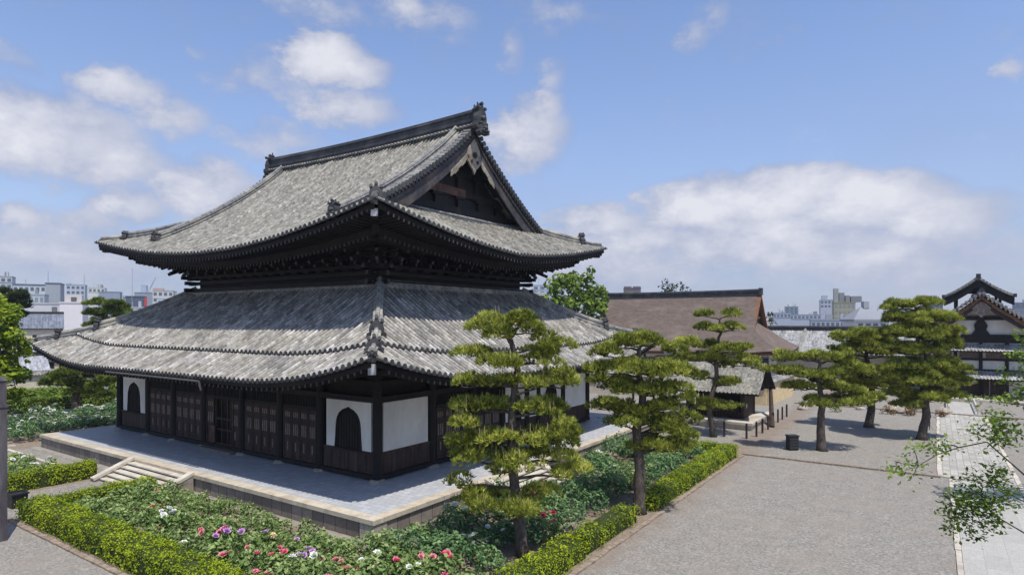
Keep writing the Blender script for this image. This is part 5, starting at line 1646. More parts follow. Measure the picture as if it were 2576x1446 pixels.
# ---- small pavilion on a stone platform
def pavilion():
    H = Local('roofed_pavilion', 'small open timber pavilion with a tiled gable roof on a low stone platform', 'pavilion', (-17.5, 62.5, 0))
    H.part('platform', M['stone_pale'], lambda b: (b.box(-21.6, -13.6, 58.4, 66.8, .48, .70), b.box(-21.4, -13.8, 58.6, 66.6, 0, .48)))
    for (x, y) in ((-15.0, 60.6), (-20.2, 60.6), (-15.0, 64.6), (-20.2, 64.6)):
        H.part('post', M['wood_brown'], lambda b: b.tube([(x, y, .7), (x, y, 3.9)], .2, 10))
    H.part('wall_panel', M['wood_brown'], lambda b: (boardsx(b, -19.9, -15.3, 60.62, .72, 1.75), b.box(-15.06, -14.94, 60.8, 64.4, .72, 3.0), b.box(-19.9, -15.3, 64.5, 64.6, .72, 3.2)))
    H.part('beam', M['wood'], lambda b: (b.box(-21.2, -14.0, 60.45, 60.75, 3.1, 3.4), b.box(-21.2, -14.0, 64.45, 64.75, 3.1, 3.4), b.box(-15.14, -14.86, 60.755, 64.445, 3.2, 3.45), b.box(-20.34, -20.06, 60.755, 64.445, 3.2, 3.45)))
    H.part('roof', [M['tile_up'], M['wood']], lambda b: (slope_tiles(b, -22.6, -13.2, 'x', 59.0, 62.6, 3.25, 6.1, .22), ))
    H.part('roof', [M['tile_up'], M['wood']], lambda b: (slope_tiles(b, -13.2, -22.6, 'x', 66.2, 62.6, 3.25, 6.1, .22), ))
    H.part('ridge', M['tile_dk'], lambda b: ridge_run(b, [(-22.7, 62.6, 6.0), (-18, 62.6, 5.95), (-13.1, 62.6, 6.0)], .5, .42, .12))
    H.part('gable_wall', M['wood'], lambda b: b.prism([(59.9, 3.5), (65.3, 3.5), (62.6, 5.8)], lambda p: Vector((-13.9, p[0], p[1])), lambda p: Vector((-14.0, p[0], p[1]))))
    H.part('notice', M['white_cap'], lambda b: b.box(-14.93, -14.90, 61.6, 61.9, 1.6, 2.0))


def boardsx(b, x0, x1, y, z0, z1):
    n = int((x1 - x0) / .3)
    for k in range(n): b.box(x0 + (x1 - x0) * k / n + .01, x0 + (x1 - x0) * (k + 1) / n - .01, y - .03, y + .02 + .01 * (k % 2), z0, z1)


pavilion()
# leaning prop of the pavilion pine
pp = MB(); pp.tube([(-12.6, 61.6, 0), (-13.6, 65.8, 3.2)], [.24, .17], 8)
tag(pp.build('timber_prop', M['wood_brown']), 'thick slanting timber prop beside the small pavilion', 'prop')


def gate():
    H = Local('tiled_gate', 'small gate with a curved pale tiled roof half hidden by the second pine', 'gate', (-24.5, 70, 0))
    H.part('roof', [M['tile_up'], M['wood']], lambda b: slope_tiles(b, 66.5, 73.0, 'y', -27.6, -24.6, 3.9, 6.3, .3))
    H.part('roof', [M['tile_up'], M['wood']], lambda b: slope_tiles(b, 73.0, 66.5, 'y', -21.6, -24.6, 3.9, 6.3, .3))
    H.part('ridge', M['tile_ridge'], lambda b: ridge_run(b, [(-24.6, 66.3, 6.25), (-24.6, 70, 6.15), (-24.6, 73.2, 6.25)], .5, .42, .12))
    for x in (-26.4, -22.8): H.part('post', M['wood'], lambda b: b.box(x - .2, x + .2, 69.5, 70, 0, 4.4))
    H.part('gable_wall', M['wood'], lambda b: b.prism([(-27, 4.1), (-22.2, 4.1), (-24.6, 6.0)], lambda p: Vector((p[0], 67.2, p[1])), lambda p: Vector((p[0], 67.3, p[1]))))


gate()


def tiled_wall(label, pts, h, mat, w=.5, name='earthen_wall', tiles='tile_up'):
    c = Vector((*pts[0], 0)); H = Local(name, label, 'wall', (c.x, c.y, 0))
    for i in range(len(pts) - 1):
        p, q = Vector((*pts[i], 0)), Vector((*pts[i + 1], 0)); d = (q - p).normalized(); x = Vector((d.y, -d.x, 0))
        H.part('wall_body', mat, lambda b: b.beam(p + Vector((0, 0, h / 2)), q + Vector((0, 0, h / 2)), w, h))
        def cop(b):
            pr = [(-w * 1.1, h - .02), (-w * 1.1, h + .06), (-.12, h + .42), (.12, h + .42), (w * 1.1, h + .06), (w * 1.1, h - .02)]
            b.prism(pr, lambda a: p - d * .2 + x * a[0] + Vector((0, 0, a[1])), lambda a: q + d * .2 + x * a[0] + Vector((0, 0, a[1])))
            n = int((q - p).length / .36)
            for k in range(n):
                o = p + d * (.36 * (k + .5))
                for s_ in (-1, 1): b.tube([o + x * (s_ * .1) + Vector((0, 0, h + .45)), o + x * (s_ * w * 1.14) + Vector((0, 0, h + .07))], .075, 5)
            b.tube([p - d * .2 + Vector((0, 0, h + .5)), q + d * .2 + Vector((0, 0, h + .5))], .14, 8)
        H.part('tile_coping', M['tile_ridge'], cop)


tiled_wall('ochre mud wall with tiled coping beside the pavilion', [(-24, 77.2), (-16.4, 77.2), (-15.8, 89.5)], 2.6, M['mud'])
tiled_wall('pale plastered precinct wall behind the right end of the great hall', [(-62, 77), (-28, 77)], 2.6, M['mud_pale'])
tiled_wall('dim plastered precinct wall with tiled coping beyond the left pines', [(-104, 24), (-100, 66)], 2.4, M['mud_pale'], .6)

# slim fence posts in front of the precinct wall
for k in range(4):
    b = MB(); x = -31.5 + k * 2.7; b.box(-.11, .11, -.11, .11, 0, 2.3); b.box(-.15, .15, -.15, .15, 2.3, 2.36)
    o = b.build('fence_post', M['wood'], loc=(x, 73.4, 0)); tag(o, 'dark slim wooden post before the pale precinct wall', 'post', 'posts before the precinct wall')
# bollards round the pavilion
bol = None
for i, (u, v) in enumerate(((1723, 1100), (1822, 1098), (1878, 1103), (1903, 1098), (1918, 1089), (1932, 1080), (1945, 1070), (1957, 1062), (1968, 1055), (1979, 1048))):
    p = at(u, v, 0)
    if bol is None:
        b = MB(); b.box(-.075, .075, -.075, .075, 0, 1.22); b.prism([(-.075, -.075), (.075, -.075), (.075, .075), (-.075, .075)], lambda q: Vector((q[0], q[1], 1.22)), lambda q: Vector((q[0] * .4, q[1] * .4, 1.32)))
        bol = o = b.build('fence_post', M['wood_brown'])
    else:
        o = bol.copy(); COL.objects.link(o)
    o.location = p; o.rotation_euler = (0, 0, random.uniform(-.1, .1))
    tag(o, 'short square timber post standing on the gravel round the small pavilion', 'post', 'posts round the pavilion')


# ---- long tiled hall in the distance
def long_hall():
    H = Local('tiled_hall', 'long low hall with a pale grey tiled roof behind the pines at the right', 'temple building', (-12, 128, 0))
    H.part('roof', [M['tile_far'], M['wood']], lambda b: slope_tiles(b, -42, 12, 'x', 119, 128, 4.2, 8.2, .2, .55, .1, 6, False))
    H.part('roof', [M['tile_far'], M['wood']], lambda b: slope_tiles(b, 12, -42, 'x', 137, 128, 4.2, 8.2, .2, .55, .1, 6, False))
    H.part('ridge', M['tile_dk'], lambda b: ridge_run(b, [(-42.2, 128, 8.1), (-15, 128, 8.1), (12.2, 128, 8.1)], .8, .62, .16))
    for x in (-20.2, -4.0): H.part('cross_ridge', M['tile_ridge'], lambda b: ridge_run(b, [(x, 119.3, 4.3), (x, 123.6, 6.0), (x, 127.8, 8.0)], .5, .4, .12))
    H.part('wall', M['mud_pale'], lambda b: b.box(-40, 10, 121, 135, 0, 4.5))
    H.part('hip_ridge', M['tile_dk'], lambda b: ridge_run(b, [(-12, 117.6, 4.6), (-9.5, 116.9, 6.0)], .5, .45, .14))


long_hall()


# ---- gabled kitchen building with a smoke roof at the right
def kuri():
    H = Local('gabled_hall', 'tall gabled temple building with white plaster, dark beams and a small raised smoke roof', 'temple building', (4.8, 98.6, 0))
    Y0, YB, XC = 98.6, 118.0, 4.75
    def top(x): t = abs(x - XC) / 7.2; return 13.35 - 5.0 * (1.30 * t - .30 * t * t)
    def side(sx):
        def fn(b):
            n = 8
            P = lambda i, j: Vector((XC + sx * 7.2 * i, Y0 - 2.2 + (YB - Y0 + 3) * j, top(XC + 7.2 * i)))
            b.grid(lambda i, j: P(i, j) if sx > 0 else P(i, 1 - j), n, 6, lambda i, j: (20 * j, 8.7 * i))
            for k in range(int((YB - Y0 + 3) / .36)):
                y = Y0 - 2.2 + .36 * (k + .5)
                b.tube([(XC + sx * 7.2 * i / n, y, top(XC + 7.2 * i / n) + .05) for i in range(n + 1)], .09, 5, False)
            b.m = 1
            b.grid(lambda i, j: P(i, 1 - j if sx > 0 else j) - Vector((0, 0, .35)), n, 2)
            b.m = 0
        return fn
    for sx in (-1, 1):
        H.part('roof', [M['tile_dk'], M['wood']], side(sx))
        def verge(b):
            for k in range(17):
                x = XC + sx * 7.2 * (k + .5) / 17
                b.tube([(x, Y0 - 1.4, top(x) + .2), (x, Y0 - 2.36, top(x) + .16)], .21, 7); b.tube([(x, Y0 - 2.0, top(x) - .16), (x, Y0 - 2.32, top(x) - .16)], .13, 6)
            for y in (Y0 - 1.3, Y0 - .95, Y0 - .6): b.tube([(XC + sx * 7.2 * i / 8, y, top(XC + 7.2 * i / 8) + .12) for i in range(9)], .15, 6)
        H.part('verge_tiles', M['tile_ridge'], verge)
        def barge(b, y0, y1, h, o):
            for k in range(10):
                a, c = XC + sx * 6.9 * k / 10, XC + sx * 6.9 * (k + 1) / 10
                b.prism([(a, top(a) - o), (c, top(c) - o), (c, top(c) - o - h), (a, top(a) - o - h)], lambda p: Vector((p[0], y0, p[1])), lambda p: Vector((p[0], y1, p[1])))
        H.part('bargeboard', M['orange_wood'], lambda b: barge(b, Y0 - 2.0, Y0 - 1.86, .42, .32))
        H.part('bargeboard', M['wood_brown'], lambda b: barge(b, Y0 - 1.80, Y0 - 1.68, .62, .78))
    H.part('ridge', M['tile_dk'], lambda b: (ridge_run(b, [(XC, Y0 - 2.3, 13.3), (XC, YB, 13.3)], .6, .5, .15)))
    H.part('gable_pendant', M['wood_worn'], lambda b: b.prism([(0, -.9), (-.5, -1.2), (-.95, -1.7), (-.8, -2.2), (-.45, -2.5), (0, -2.9), (.45, -2.5), (.8, -2.2), (.95, -1.7), (.5, -1.2)], lambda p: Vector((XC + p[0], Y0 - 1.95, 13.2 + p[1])), lambda p: Vector((XC + p[0], Y0 - 1.84, 13.2 + p[1]))))
    H.part('wall', M['plaster'], lambda b: (b.prism([(XC - 5.6, 0), (XC + 5.6, 0), (XC + 5.6, 9.1), (XC, 12.4), (XC - 5.6, 9.1)], lambda p: Vector((p[0], Y0, p[1])), lambda p: Vector((p[0], YB - .5, p[1])))))
    for (z0, z1, o) in ((10.0, 10.5, .3), (7.15, 8.2, .34), (6.0, 6.14, .3), (4.9, 5.2, .28), (3.5, 3.8, .28)):
        H.part('beam', M['wood'], lambda b: b.box(XC - 5.7, XC + 5.7, Y0 - o, Y0 - .003, z0, z1))
    for x, z in ((XC - 5.45, 9.2), (XC - 2.6, 8.2), (XC, 12.2), (XC + 2.6, 8.2), (XC + 5.45, 9.2)):
        H.part('column', M['wood'], lambda b: b.box(x - .19, x + .19, Y0 - .25, Y0 + .1, 0, z))
    H.part('strut', M['wood'], lambda b: b.prism([(-.95, 8.2), (.95, 8.2), (.55, 8.8), (.7, 9.3), (.35, 10), (-.35, 10), (-.7, 9.3), (-.55, 8.8)], lambda p: Vector((XC + p[0], Y0 - .32, p[1])), lambda p: Vector((XC + p[0], Y0 - .05, p[1]))))
    H.part('pent_roof', [M['tile_far'], M['wood']], lambda b: slope_tiles(b, XC - 6.6, XC + 6.6, 'x', Y0 - 2.1, Y0 - .2, 6.15, 6.95, .1))
    H.part('pent_roof', [M['tile_far'], M['wood']], lambda b: slope_tiles(b, XC - 5.0, XC + 5.2, 'x', Y0 - 2.6, Y0 - .2, 2.75, 3.6, .1))
    # lattice windows and doors
    for x0 in (XC - 5.0, XC - 2.2, XC + .5, XC + 3.0):
        def lat(b):
            b.box(x0, x0 + 2.0, Y0 - .06, Y0 - .004, 5.25, 5.95)
            for k in range(9): b.box(x0 + .1 + k * .21, x0 + .17 + k * .21, Y0 - .1, Y0 - .05, 5.25, 5.95)
        H.part('lattice_window', M['wood_worn'], lat)
    for x0, w in ((XC - 2.4, 2.2), (XC - .1, .95), (XC + .95, 1.4)):
        H.part('door', M['wood_brown'], lambda b: (b.box(x0, x0 + w, Y0 - .12, Y0 - .004, 0.1, 2.5), b.box(x0 + w / 2 - .05, x0 + w / 2 + .05, Y0 - .17, Y0 - .1, .1, 2.5)))
    H.part('door_curtain', M['plaster'], lambda b: (b.box(XC - 2.1, XC - 1.35, Y0 - .2, Y0 - .15, 1.9, 2.35), b.box(XC - 1.2, XC - .45, Y0 - .2, Y0 - .15, 1.9, 2.35)))
    H.part('platform', M['stone_pale'], lambda b: b.box(XC - 8.6, XC + 8.6, Y0 - 4.6, Y0 - .01, 0, .35))
    # smoke roof
    ys0, ys1, XS = 101.5, 110.0, 4.65
    def st(x): t = abs(x - XS) / 3.9; return 15.45 - 2.55 * (1.36 * t - .36 * t * t)
    for sx in (-1, 1):
        def fn(b):
            n = 6; P = lambda i, j: Vector((XS + sx * 3.8 * i, ys0 + (ys1 - ys0) * j, st(XS + 3.8 * i)))
            b.grid(lambda i, j: P(i, j if sx > 0 else 1 - j), n, 4, lambda i, j: (9 * j, 4.7 * i))
            for k in range(int((ys1 - ys0) / .36)):
                y = ys0 + .36 * (k + .5); b.tube([(XS + sx * 3.8 * i / n, y, st(XS + 3.8 * i / n) + .05) for i in range(n + 1)], .09, 5, False)
            for k in range(11):
                x = XS + sx * 3.8 * (k + .5) / 11; b.tube([(x, ys0 + .7, st(x) + .2), (x, ys0 - .12, st(x) + .16)], .17, 7)
            b.tube([(XS + sx * 3.8 * i / 6, ys0 + .85, st(XS + 3.8 * i / 6) + .2) for i in range(7)], .2, 6)
            b.m = 1; b.grid(lambda i, j: P(i, 1 - j if sx > 0 else j) - Vector((0, 0, .3)), n, 2)
            for k in range(6):
                a, c = XS + sx * 3.7 * k / 6, XS + sx * 3.7 * (k + 1) / 6
                b.prism([(a, st(a) - .05), (c, st(c) - .05), (c, st(c) - 1.1), (a, st(a) - 1.1)], lambda p: Vector((p[0], ys0 + .05, p[1])), lambda p: Vector((p[0], ys0 + .2, p[1])))
            b.m = 0
        H.part('smoke_roof', [M['tile_ridge'], M['wood']], fn)
        H.part('smoke_roof_end', M['tile_dk'], lambda b: b.cbox((XS + sx * 3.75, ys0 + .1, st(XS + 3.8) + .22), .35, .5, .45))
    H.part('smoke_ridge', M['tile_dk'], lambda b: (ridge_run(b, [(XS, ys0 - .1, 15.4), (XS, ys1, 15.4)], .5, .3, .13), b.cbox((XS, ys0 - .1, 15.75), .5, .3, .6)))
    for (x, y) in ((XS - 2.3, ys0 + 1.1), (XS + 2.3, ys0 + 1.1), (XS, ys0 + 1.1), (XS - 2.3, ys1 - 1), (XS + 2.3, ys1 - 1)):
        H.part('smoke_roof_post', M['wood'], lambda b: b.box(x - .16, x + .16, y - .16, y + .16, 10.5, st(x) - .2))
    H.part('smoke_roof_beam', M['wood'], lambda b: (b.box(XS - 2.6, XS + 2.6, ys0 + 1.25, ys0 + 1.5, 13.5, 13.85), b.box(XS - 1.0, XS + 1.0, ys0 + 1.3, ys0 + 1.5, 13.85, 15.0)))


kuri()


# ---- tiled house roofs at the left, seen under the eave
def small_house(label, c, w, dpt, ze, zr, wallm, roofm, axis='x', over=.8, cat='house', name='tiled_house', rz=0):
    H = Local(name, label, cat, (c[0], c[1], 0)); H.root.rotation_euler = (0, 0, rz)
    x, y = c
    H.part('wall', M[wallm], lambda b: b.prism([(y - dpt / 2, 0), (y + dpt / 2, 0), (y + dpt / 2, ze), (y, zr - .5), (y - dpt / 2, ze)], lambda p: Vector((x - w / 2, p[0], p[1])), lambda p: Vector((x + w / 2, p[0], p[1]))))
    H.part('roof', [M[roofm], M['wood']], lambda b: slope_tiles(b, x - w / 2 - over, x + w / 2 + over, 'x', y - dpt / 2 - over, y, ze - .15, zr, .1, .5, .09, 4, False))
    H.part('roof', [M[roofm], M['wood']], lambda b: slope_tiles(b, x + w / 2 + over, x - w / 2 - over, 'x', y + dpt / 2 + over, y, ze - .15, zr, .1, .5, .09, 4, False))
    H.part('ridge', M['tile_dk'], lambda b: ridge_run(b, [(x - w / 2 - over, y, zr), (x + w / 2 + over, y, zr)], .5, .3, .1))
    for k in range(3): H.part('window', M['wood'], lambda b: b.box(x - w / 2 + w * (.15 + .28 * k), x - w / 2 + w * (.32 + .28 * k), y - dpt / 2 - .06, y - dpt / 2 - .003, 1.0, 2.2))
    return H


M['slate_tile'] = tile_mat('bluish_house_tile', (.10, .115, .15), (.15, .17, .215), (.20, .225, .27), .5, .5, lich=(.16, .18, .22), lamt=.3)
M['grey_tile2'] = tile_mat('lilac_grey_tile', (.26, .27, .31), (.34, .35, .39), (.42, .43, .46), .5, .5, lich=(.36, .36, .38), lamt=.3)


def house_at(label, u, v_eave, d, wpx, dpt, ze, zr, wallm, roofm, rz, **k):
    p = atd(u, HY, d); return small_house(label, (p.x, p.y), wpx * d / FPX, dpt, ze, zr, wallm, roofm, rz=rz, **k)


house_at('dark house with a plain blue grey tiled roof below the white concrete block', 102, 823, 140, 82, 9, 8.3, 11.5, 'mud_pale', 'slate_tile', YAW + .62, over=.6)
house_at('house with a lilac grey tiled roof seen under the left tip of the lower eave', 150, 900, 120, 95, 8, 3.6, 6.8, 'mud_pale', 'grey_tile2', YAW + .25)
house_at('low tiled house half covered by the lime green tree', 45, 895, 112, 60, 7, 4.0, 6.2, 'mud_pale', 'grey_tile2', YAW + .8)
house_at('small shed with a steep pale grey roof standing left of the dense pine', 80, 955, 98, 34, 5, 1.4, 4.6, 'wood_brown', 'grey_tile2', YAW + .9)

# ================================================================== the city beyond
CITYC = {}


def cmat(c):
    k = tuple(round(x, 3) for x in c)
    if k not in CITYC: CITYC[k] = mottled('city_wall_%d' % len(CITYC), tuple(x * .93 for x in c), tuple(min(1, x * 1.05) for x in c), .25, .75)
    return CITYC[k]


def city(label, u0, u1, v0, d, c, v1=None, depth_m=12, rows=0, cols=0, wc=(.10, .12, .15), name='city_building', band=None, extra=None, turn=0.0, cat='building'):
    """a building whose front spans u0..u1 on the plan with its roof at v0, standing at distance d"""
    p = atd((u0 + u1) / 2, HY, d); w = (u1 - u0) * d / FPX; z = CAMZ - (v0 - HY) * d / FPX; zb = 0.0
    root = thing(name, label, cat, (p.x, p.y, 0), YAW + turn - .8 * math.atan(((u0 + u1) / 2 - CX) / FPX), 'city buildings on the horizon')
    w *= 1 / math.sqrt(1 + (((u0 + u1) / 2 - CX) / FPX) ** 2)
    b = MB(); b.box(-w / 2, w / 2, 0, depth_m, zb, z); b.build('wall', cmat(c), root)
    t = MB(); t.box(-w / 2 - .15, w / 2 + .15, -.15, depth_m + .15, z + .003, z + .5); t.build('roof', cmat(band or tuple(x * .8 for x in c)), root)
    for r in range(rows):
        for q in range(cols):
            ww = w / cols * .62; hh = min(1.7, (z - 2) / max(1, rows) * .55)
            x = -w / 2 + w * (q + .5) / cols; zc = z - 1.7 - r * 3.3
            if zc < 1: continue
            m = MB(); m.box(x - ww / 2, x + ww / 2, -.06, -.004, zc - hh / 2, zc + hh / 2); m.build('window', cmat(wc), root)
    if rows and not extra:
        for q in range(random.choice((2, 3))):
            x = random.uniform(-.42, .36) * w; m = MB(); m.box(x, x + w * random.uniform(.06, .16), 1.5, 4, z + .51, z + random.uniform(1.4, 3.0)); m.build('roof_unit', cmat(random.choice(((.30, .32, .35), (.42, .43, .44), (.22, .24, .27)))), root)
        m = MB(); x = random.uniform(-.4, .4) * w; m.tube([(x, 2, z), (x, 2, z + random.uniform(3, 6))], .09, 4); m.build('aerial', cmat((.30, .32, .35)), root)
        for r in range(rows): m = MB(); m.box(-w / 2 - .1, w / 2 + .1, -.22, -.003, z - 3.1 - r * 3.3, z - 2.85 - r * 3.3); m.build('ledge', cmat(tuple(x * .86 for x in c)), root)
    if extra: extra(root, w, z, d / FPX)
    return root


def xbox(name, c, fx0, fx1, zpx0, zpx1, y0=1.0, y1=6.0):
    def f(root, w, z, s):
        b = MB(); b.box(-w / 2 + w * fx0, -w / 2 + w * fx1, y0, y1, z + zpx0 * s + .51, z + zpx1 * s); b.build(name, cmat(c), root)
    return f


def multi(*fs):
    def f(*a):
        for q in fs: q(*a)
    return f


WHT = (.46, .47, .50); GRY = (.36, .38, .42); DKB = (.10, .12, .17); BLG = (.24, .28, .35); CRM = (.52, .48, .38)
# left
city('pale office block cut by the left edge of the view', -30, 31, 696, 330, (.40, .44, .47), rows=3, cols=4)
city('long white low rise with a dark roof band at the left', 32, 116, 718, 300, (.44, .49, .52), rows=3, cols=6, band=DKB, extra=xbox('plant_room', DKB, 0, 1, -1, 4))
city('grey slab tower with darker edges next to the long white block', 114, 152, 714, 260, (.30, .33, .36), rows=0, cols=0, extra=multi(xbox('roof_frame', DKB, 0, 1, 0, 2)), band=DKB)
city('small grey blocks on the skyline above the white concrete building', 166, 214, 717, 420, (.40, .44, .50), rows=2, cols=4, extra=xbox('stair_tower', (.28, .32, .38), 0, .22, 0, 4))
city('white concrete building with a blank wall above the tiled house', 150, 208, 763, 190, (.64, .62, .63), depth_m=14, extra=multi(xbox('roof_room', (.56, .53, .52), .2, .95, 0, 22), xbox('roof_opening', (.12, .10, .10), .48, .72, 2, 16, .6, .98)))
city('low white wing of the concrete building with a dark opening', 62, 151, 765, 196, (.50, .51, .53), extra=lambda root, w, z, s: MB().box(w * .27, w * .43, -.06, -.004, z - 3.4, z - .8).build('opening', cmat((.16, .15, .15)), root))
city('white stepped flats between the long block and the white wing', 45, 112, 742, 235, (.43, .47, .50), rows=2, cols=5, wc=(.20, .26, .30))
city('cream distant block with flat roof over the flat topped pine', 222, 264, 725, 480, (.52, .54, .50), rows=1, cols=4)
city('distant building with a low blue grey roof over the flat topped pine', 248, 302, 735, 400, BLG)
city('dark blue glazed block with a red sign at its right', 316, 362, 747, 300, (.08, .10, .15), rows=0, extra=lambda root, w, z, s: MB().box(w / 2 + .2, w / 2 + 1.3, -.2, .6, z - 4.4, z - .2).build('red_sign', cmat((.45, .06, .05)), root))
city('far slim bluish tower near the crane', 354, 368, 718, 900, (.34, .40, .50), depth_m=20)
city('white building with a brown roof room beside the crane', 384, 436, 732, 350, (.48, .49, .48), rows=2, cols=4, extra=xbox('roof_room', (.40, .26, .22), 0, .5, 0, 7))
city('pale block under the corner beams of the upper storey', 436, 480, 740, 380, (.50, .54, .60), rows=2, cols=4)
city('low dark roofed block behind the white building', 338, 396, 737, 430, (.24, .27, .32), rows=0)
city('pale greenish block low behind the hip of the lower roof', 396, 466, 752, 300, (.50, .56, .58), rows=2, cols=6)
city('jumble of white rooftops by the flat topped pine', 320, 362, 775, 240, (.44, .46, .48), rows=1, cols=3)
city('far grey block on the skyline left of the crane', 268, 318, 745, 600, (.36, .40, .46), rows=1, cols=5)
# middle and right
city('small dark rooftop boxes above the left end of the brown roof', 1570, 1612, 726, 330, (.13, .11, .13), extra=multi(xbox('roof_box', (.16, .13, .14), 0, .45, 0, 6), xbox('roof_box', (.16, .13, .14), .55, 1, 0, 6)))
city('pale block glimpsed left of the bright green tree', 1325, 1372, 738, 330, (.55, .57, .60), rows=2, cols=3)
city('grey blue block glimpsed behind the bright green tree', 1340, 1420, 718, 420, (.42, .47, .55), rows=2, cols=5)
city('yellowish tower block with water tanks crowding its roof', 2098, 2152, 762, 320, (.33, .315, .22), rows=4, cols=5, wc=(.22, .24, .24), extra=multi(xbox('shaft', (.30, .31, .29), 0, .22, 0, 37), xbox('tank', (.20, .22, .22), .25, .5, 0, 26), xbox('tank', (.22, .24, .24), .55, .75, 0, 19), xbox('tank', (.20, .22, .22), .8, 1.3, 0, 17)))
city('grey stepped block left of the yellowish tower', 2064, 2100, 755, 520, (.38, .42, .48), rows=2, cols=4, extra=xbox('mast_room', (.36, .40, .46), .1, .5, 0, 12))
city('bluish glazed block on the skyline right of the brown roof', 1976, 2008, 772, 600, (.22, .28, .34), rows=2, cols=3)
city('low white blocks right of the brown roof gable', 1944, 1990, 788, 450, (.34, .39, .46), rows=1, cols=5)
city('low grey roofs on the skyline right of the glazed block', 1986, 2066, 792, 480, (.36, .40, .46), rows=1, cols=8)
city('low pale row of houses in front of the yellowish tower', 2040, 2150, 806, 260, (.34, .38, .44), rows=1, cols=9)
city('small far block right of the gabled building roof', 2552, 2600, 762, 500, (.16, .19, .25), rows=1, cols=3)
city('dark rooftop box left of the smoke roof', 2336, 2372, 757, 420, (.12, .14, .18), rows=1, cols=2)
city('distant grey block half hidden by the tallest pine', 2170, 2235, 800, 330, (.46, .47, .50), rows=1, cols=6)


def hip_house():
    d = 210; s = d / FPX; p = atd(2196, HY, d)
    root = thing('hipped_house', 'white building with a grey pyramid roof and a small turret right of the tower block', 'building', (p.x, p.y, 0), YAW, 'city buildings on the horizon')
    w = 94 * s; zt = CAMZ + 2 * s; za = CAMZ + 34 * s
    b = MB(); b.box(-w / 2 + .6, w / 2 - .6, .6, w * .7, 0, zt); b.build('wall', cmat((.52, .53, .56)), root)
    b = MB(); e = [(-w / 2, 0, zt), (w / 2, 0, zt), (w / 2, w * .75, zt), (-w / 2, w * .75, zt)]; r0, r1 = (-w * .12, w * .37, za), (w * .12, w * .37, za)
    b.poly([e[0], e[1], r1, r0]); b.poly([e[1], e[2], r1]); b.poly([e[2], e[3], r0, r1]); b.poly([e[3], e[0], r0]); b.poly(e[::-1])
    b.box(-w / 2, w / 2, -.02, w * .75, zt - .7, zt - .003)
    b.build('roof', cmat((.24, .25, .28)), root)
    b = MB(); b.box(-.9, .9, w * .37 - .9, w * .37 + .9, za - .5, za + 14 * s); b.build('turret', cmat((.30, .32, .34)), root)
    for k in range(4):
        b = MB(); x = -w / 2 + w * (.2 + .2 * k); b.box(x - .8, x + .8, .52, .597, zt - 2.6, zt - 1.4); b.build('window', cmat((.12, .13, .15)), root)


hip_house()


def mast(label, u, v0, d, name='antenna_mast', jib=None, cat='mast'):
    p = atd(u, HY, d); z = CAMZ - (v0 - HY) * d / FPX
    b = MB(); b.tube([(0, 0, 0), (0, 0, z * .8), (0, 0, z)], [.35, .25, .12], 5)
    if jib:
        (u1, v1) = jib; q = atd(u1, v1, d) - Vector((p.x, p.y, 0)); o = Vector((0, 0, z))
        b.tube([o, q], [.7, .35], 4); b.box(-1.6, 1.6, -1.2, 1.2, z - 2.5, z + .8)
    else:
        for k in range(3): b.beam((-1.1 + .2 * k, 0, z - 1 - k * 1.3), (1.1 - .2 * k, 0, z - 1 - k * 1.3), .08, .08)
    tag(b.build(name, cmat((.42, .45, .50)), loc=(p.x, p.y, 0)), label, cat)


mast('thin tall antenna mast rising on the skyline left of the crane', 333, 672, 300)
mast('thin antenna on the skyline above the grey slab tower', 121, 680, 280)
mast('thin antenna above the small grey skyline blocks', 212, 690, 330)
mast('tower crane with a raised jib far behind the left eave', 375, 730, 520, 'tower_crane', (392, 697), 'crane')

# ================================================================== small things in the court
b = MB(); b.box(-.28, .28, -.28, .28, -.2, 6.05)
b.box(-.32, .32, -.32, .32, 6.05, 6.17); b.box(-.26, .26, -.26, .26, 6.17, 7.25); b.prism([(-.3, -.3), (.3, -.3), (.3, .3), (-.3, .3)], lambda q: Vector((q[0], q[1], 7.25)), lambda q: Vector((q[0] * .7, q[1] * .7, 7.42)))
pole = b.build('timber_pillar', mottled('dark_grey_pillar', (.055, .048, .055), (.12, .105, .115), 2.5, .8, .3, 12, stretch=(2, 2, .4), c3=(.16, .15, .15)), loc=(-35.15, 10.15, 0)); tag(pole, 'tall dark square pillar with a capped top at the left edge of the view', 'pillar')

p = at(1993, 1131, 0)
H = Local('storage_box', 'black slatted box standing on the gravel left of the low pine trunk', 'box', (p.x, p.y, 0))
H.root.rotation_euler = (0, 0, YAW + .05)
H.part('body', M['black'], lambda b: b.box(p.x - .36, p.x + .36, p.y - .3, p.y + .3, .06, 1.05))
H.part('lid', M['black'], lambda b: b.box(p.x - .4, p.x + .4, p.y - .34, p.y + .34, 1.053, 1.15))
for k in range(4): H.part('slat', mottled('box_slat', (.03, .03, .032), (.045, .045, .05), 4, .5), lambda b: b.box(p.x - .33, p.x + .33, p.y - .33, p.y - .303, .15 + k * .22, .28 + k * .22))
for s1 in (-.3, .3):
    for s2 in (-.24, .24): H.part('foot', M['black'], lambda b: b.box(p.x + s1 - .04, p.x + s1 + .04, p.y + s2 - .04, p.y + s2 + .04, 0, .057))

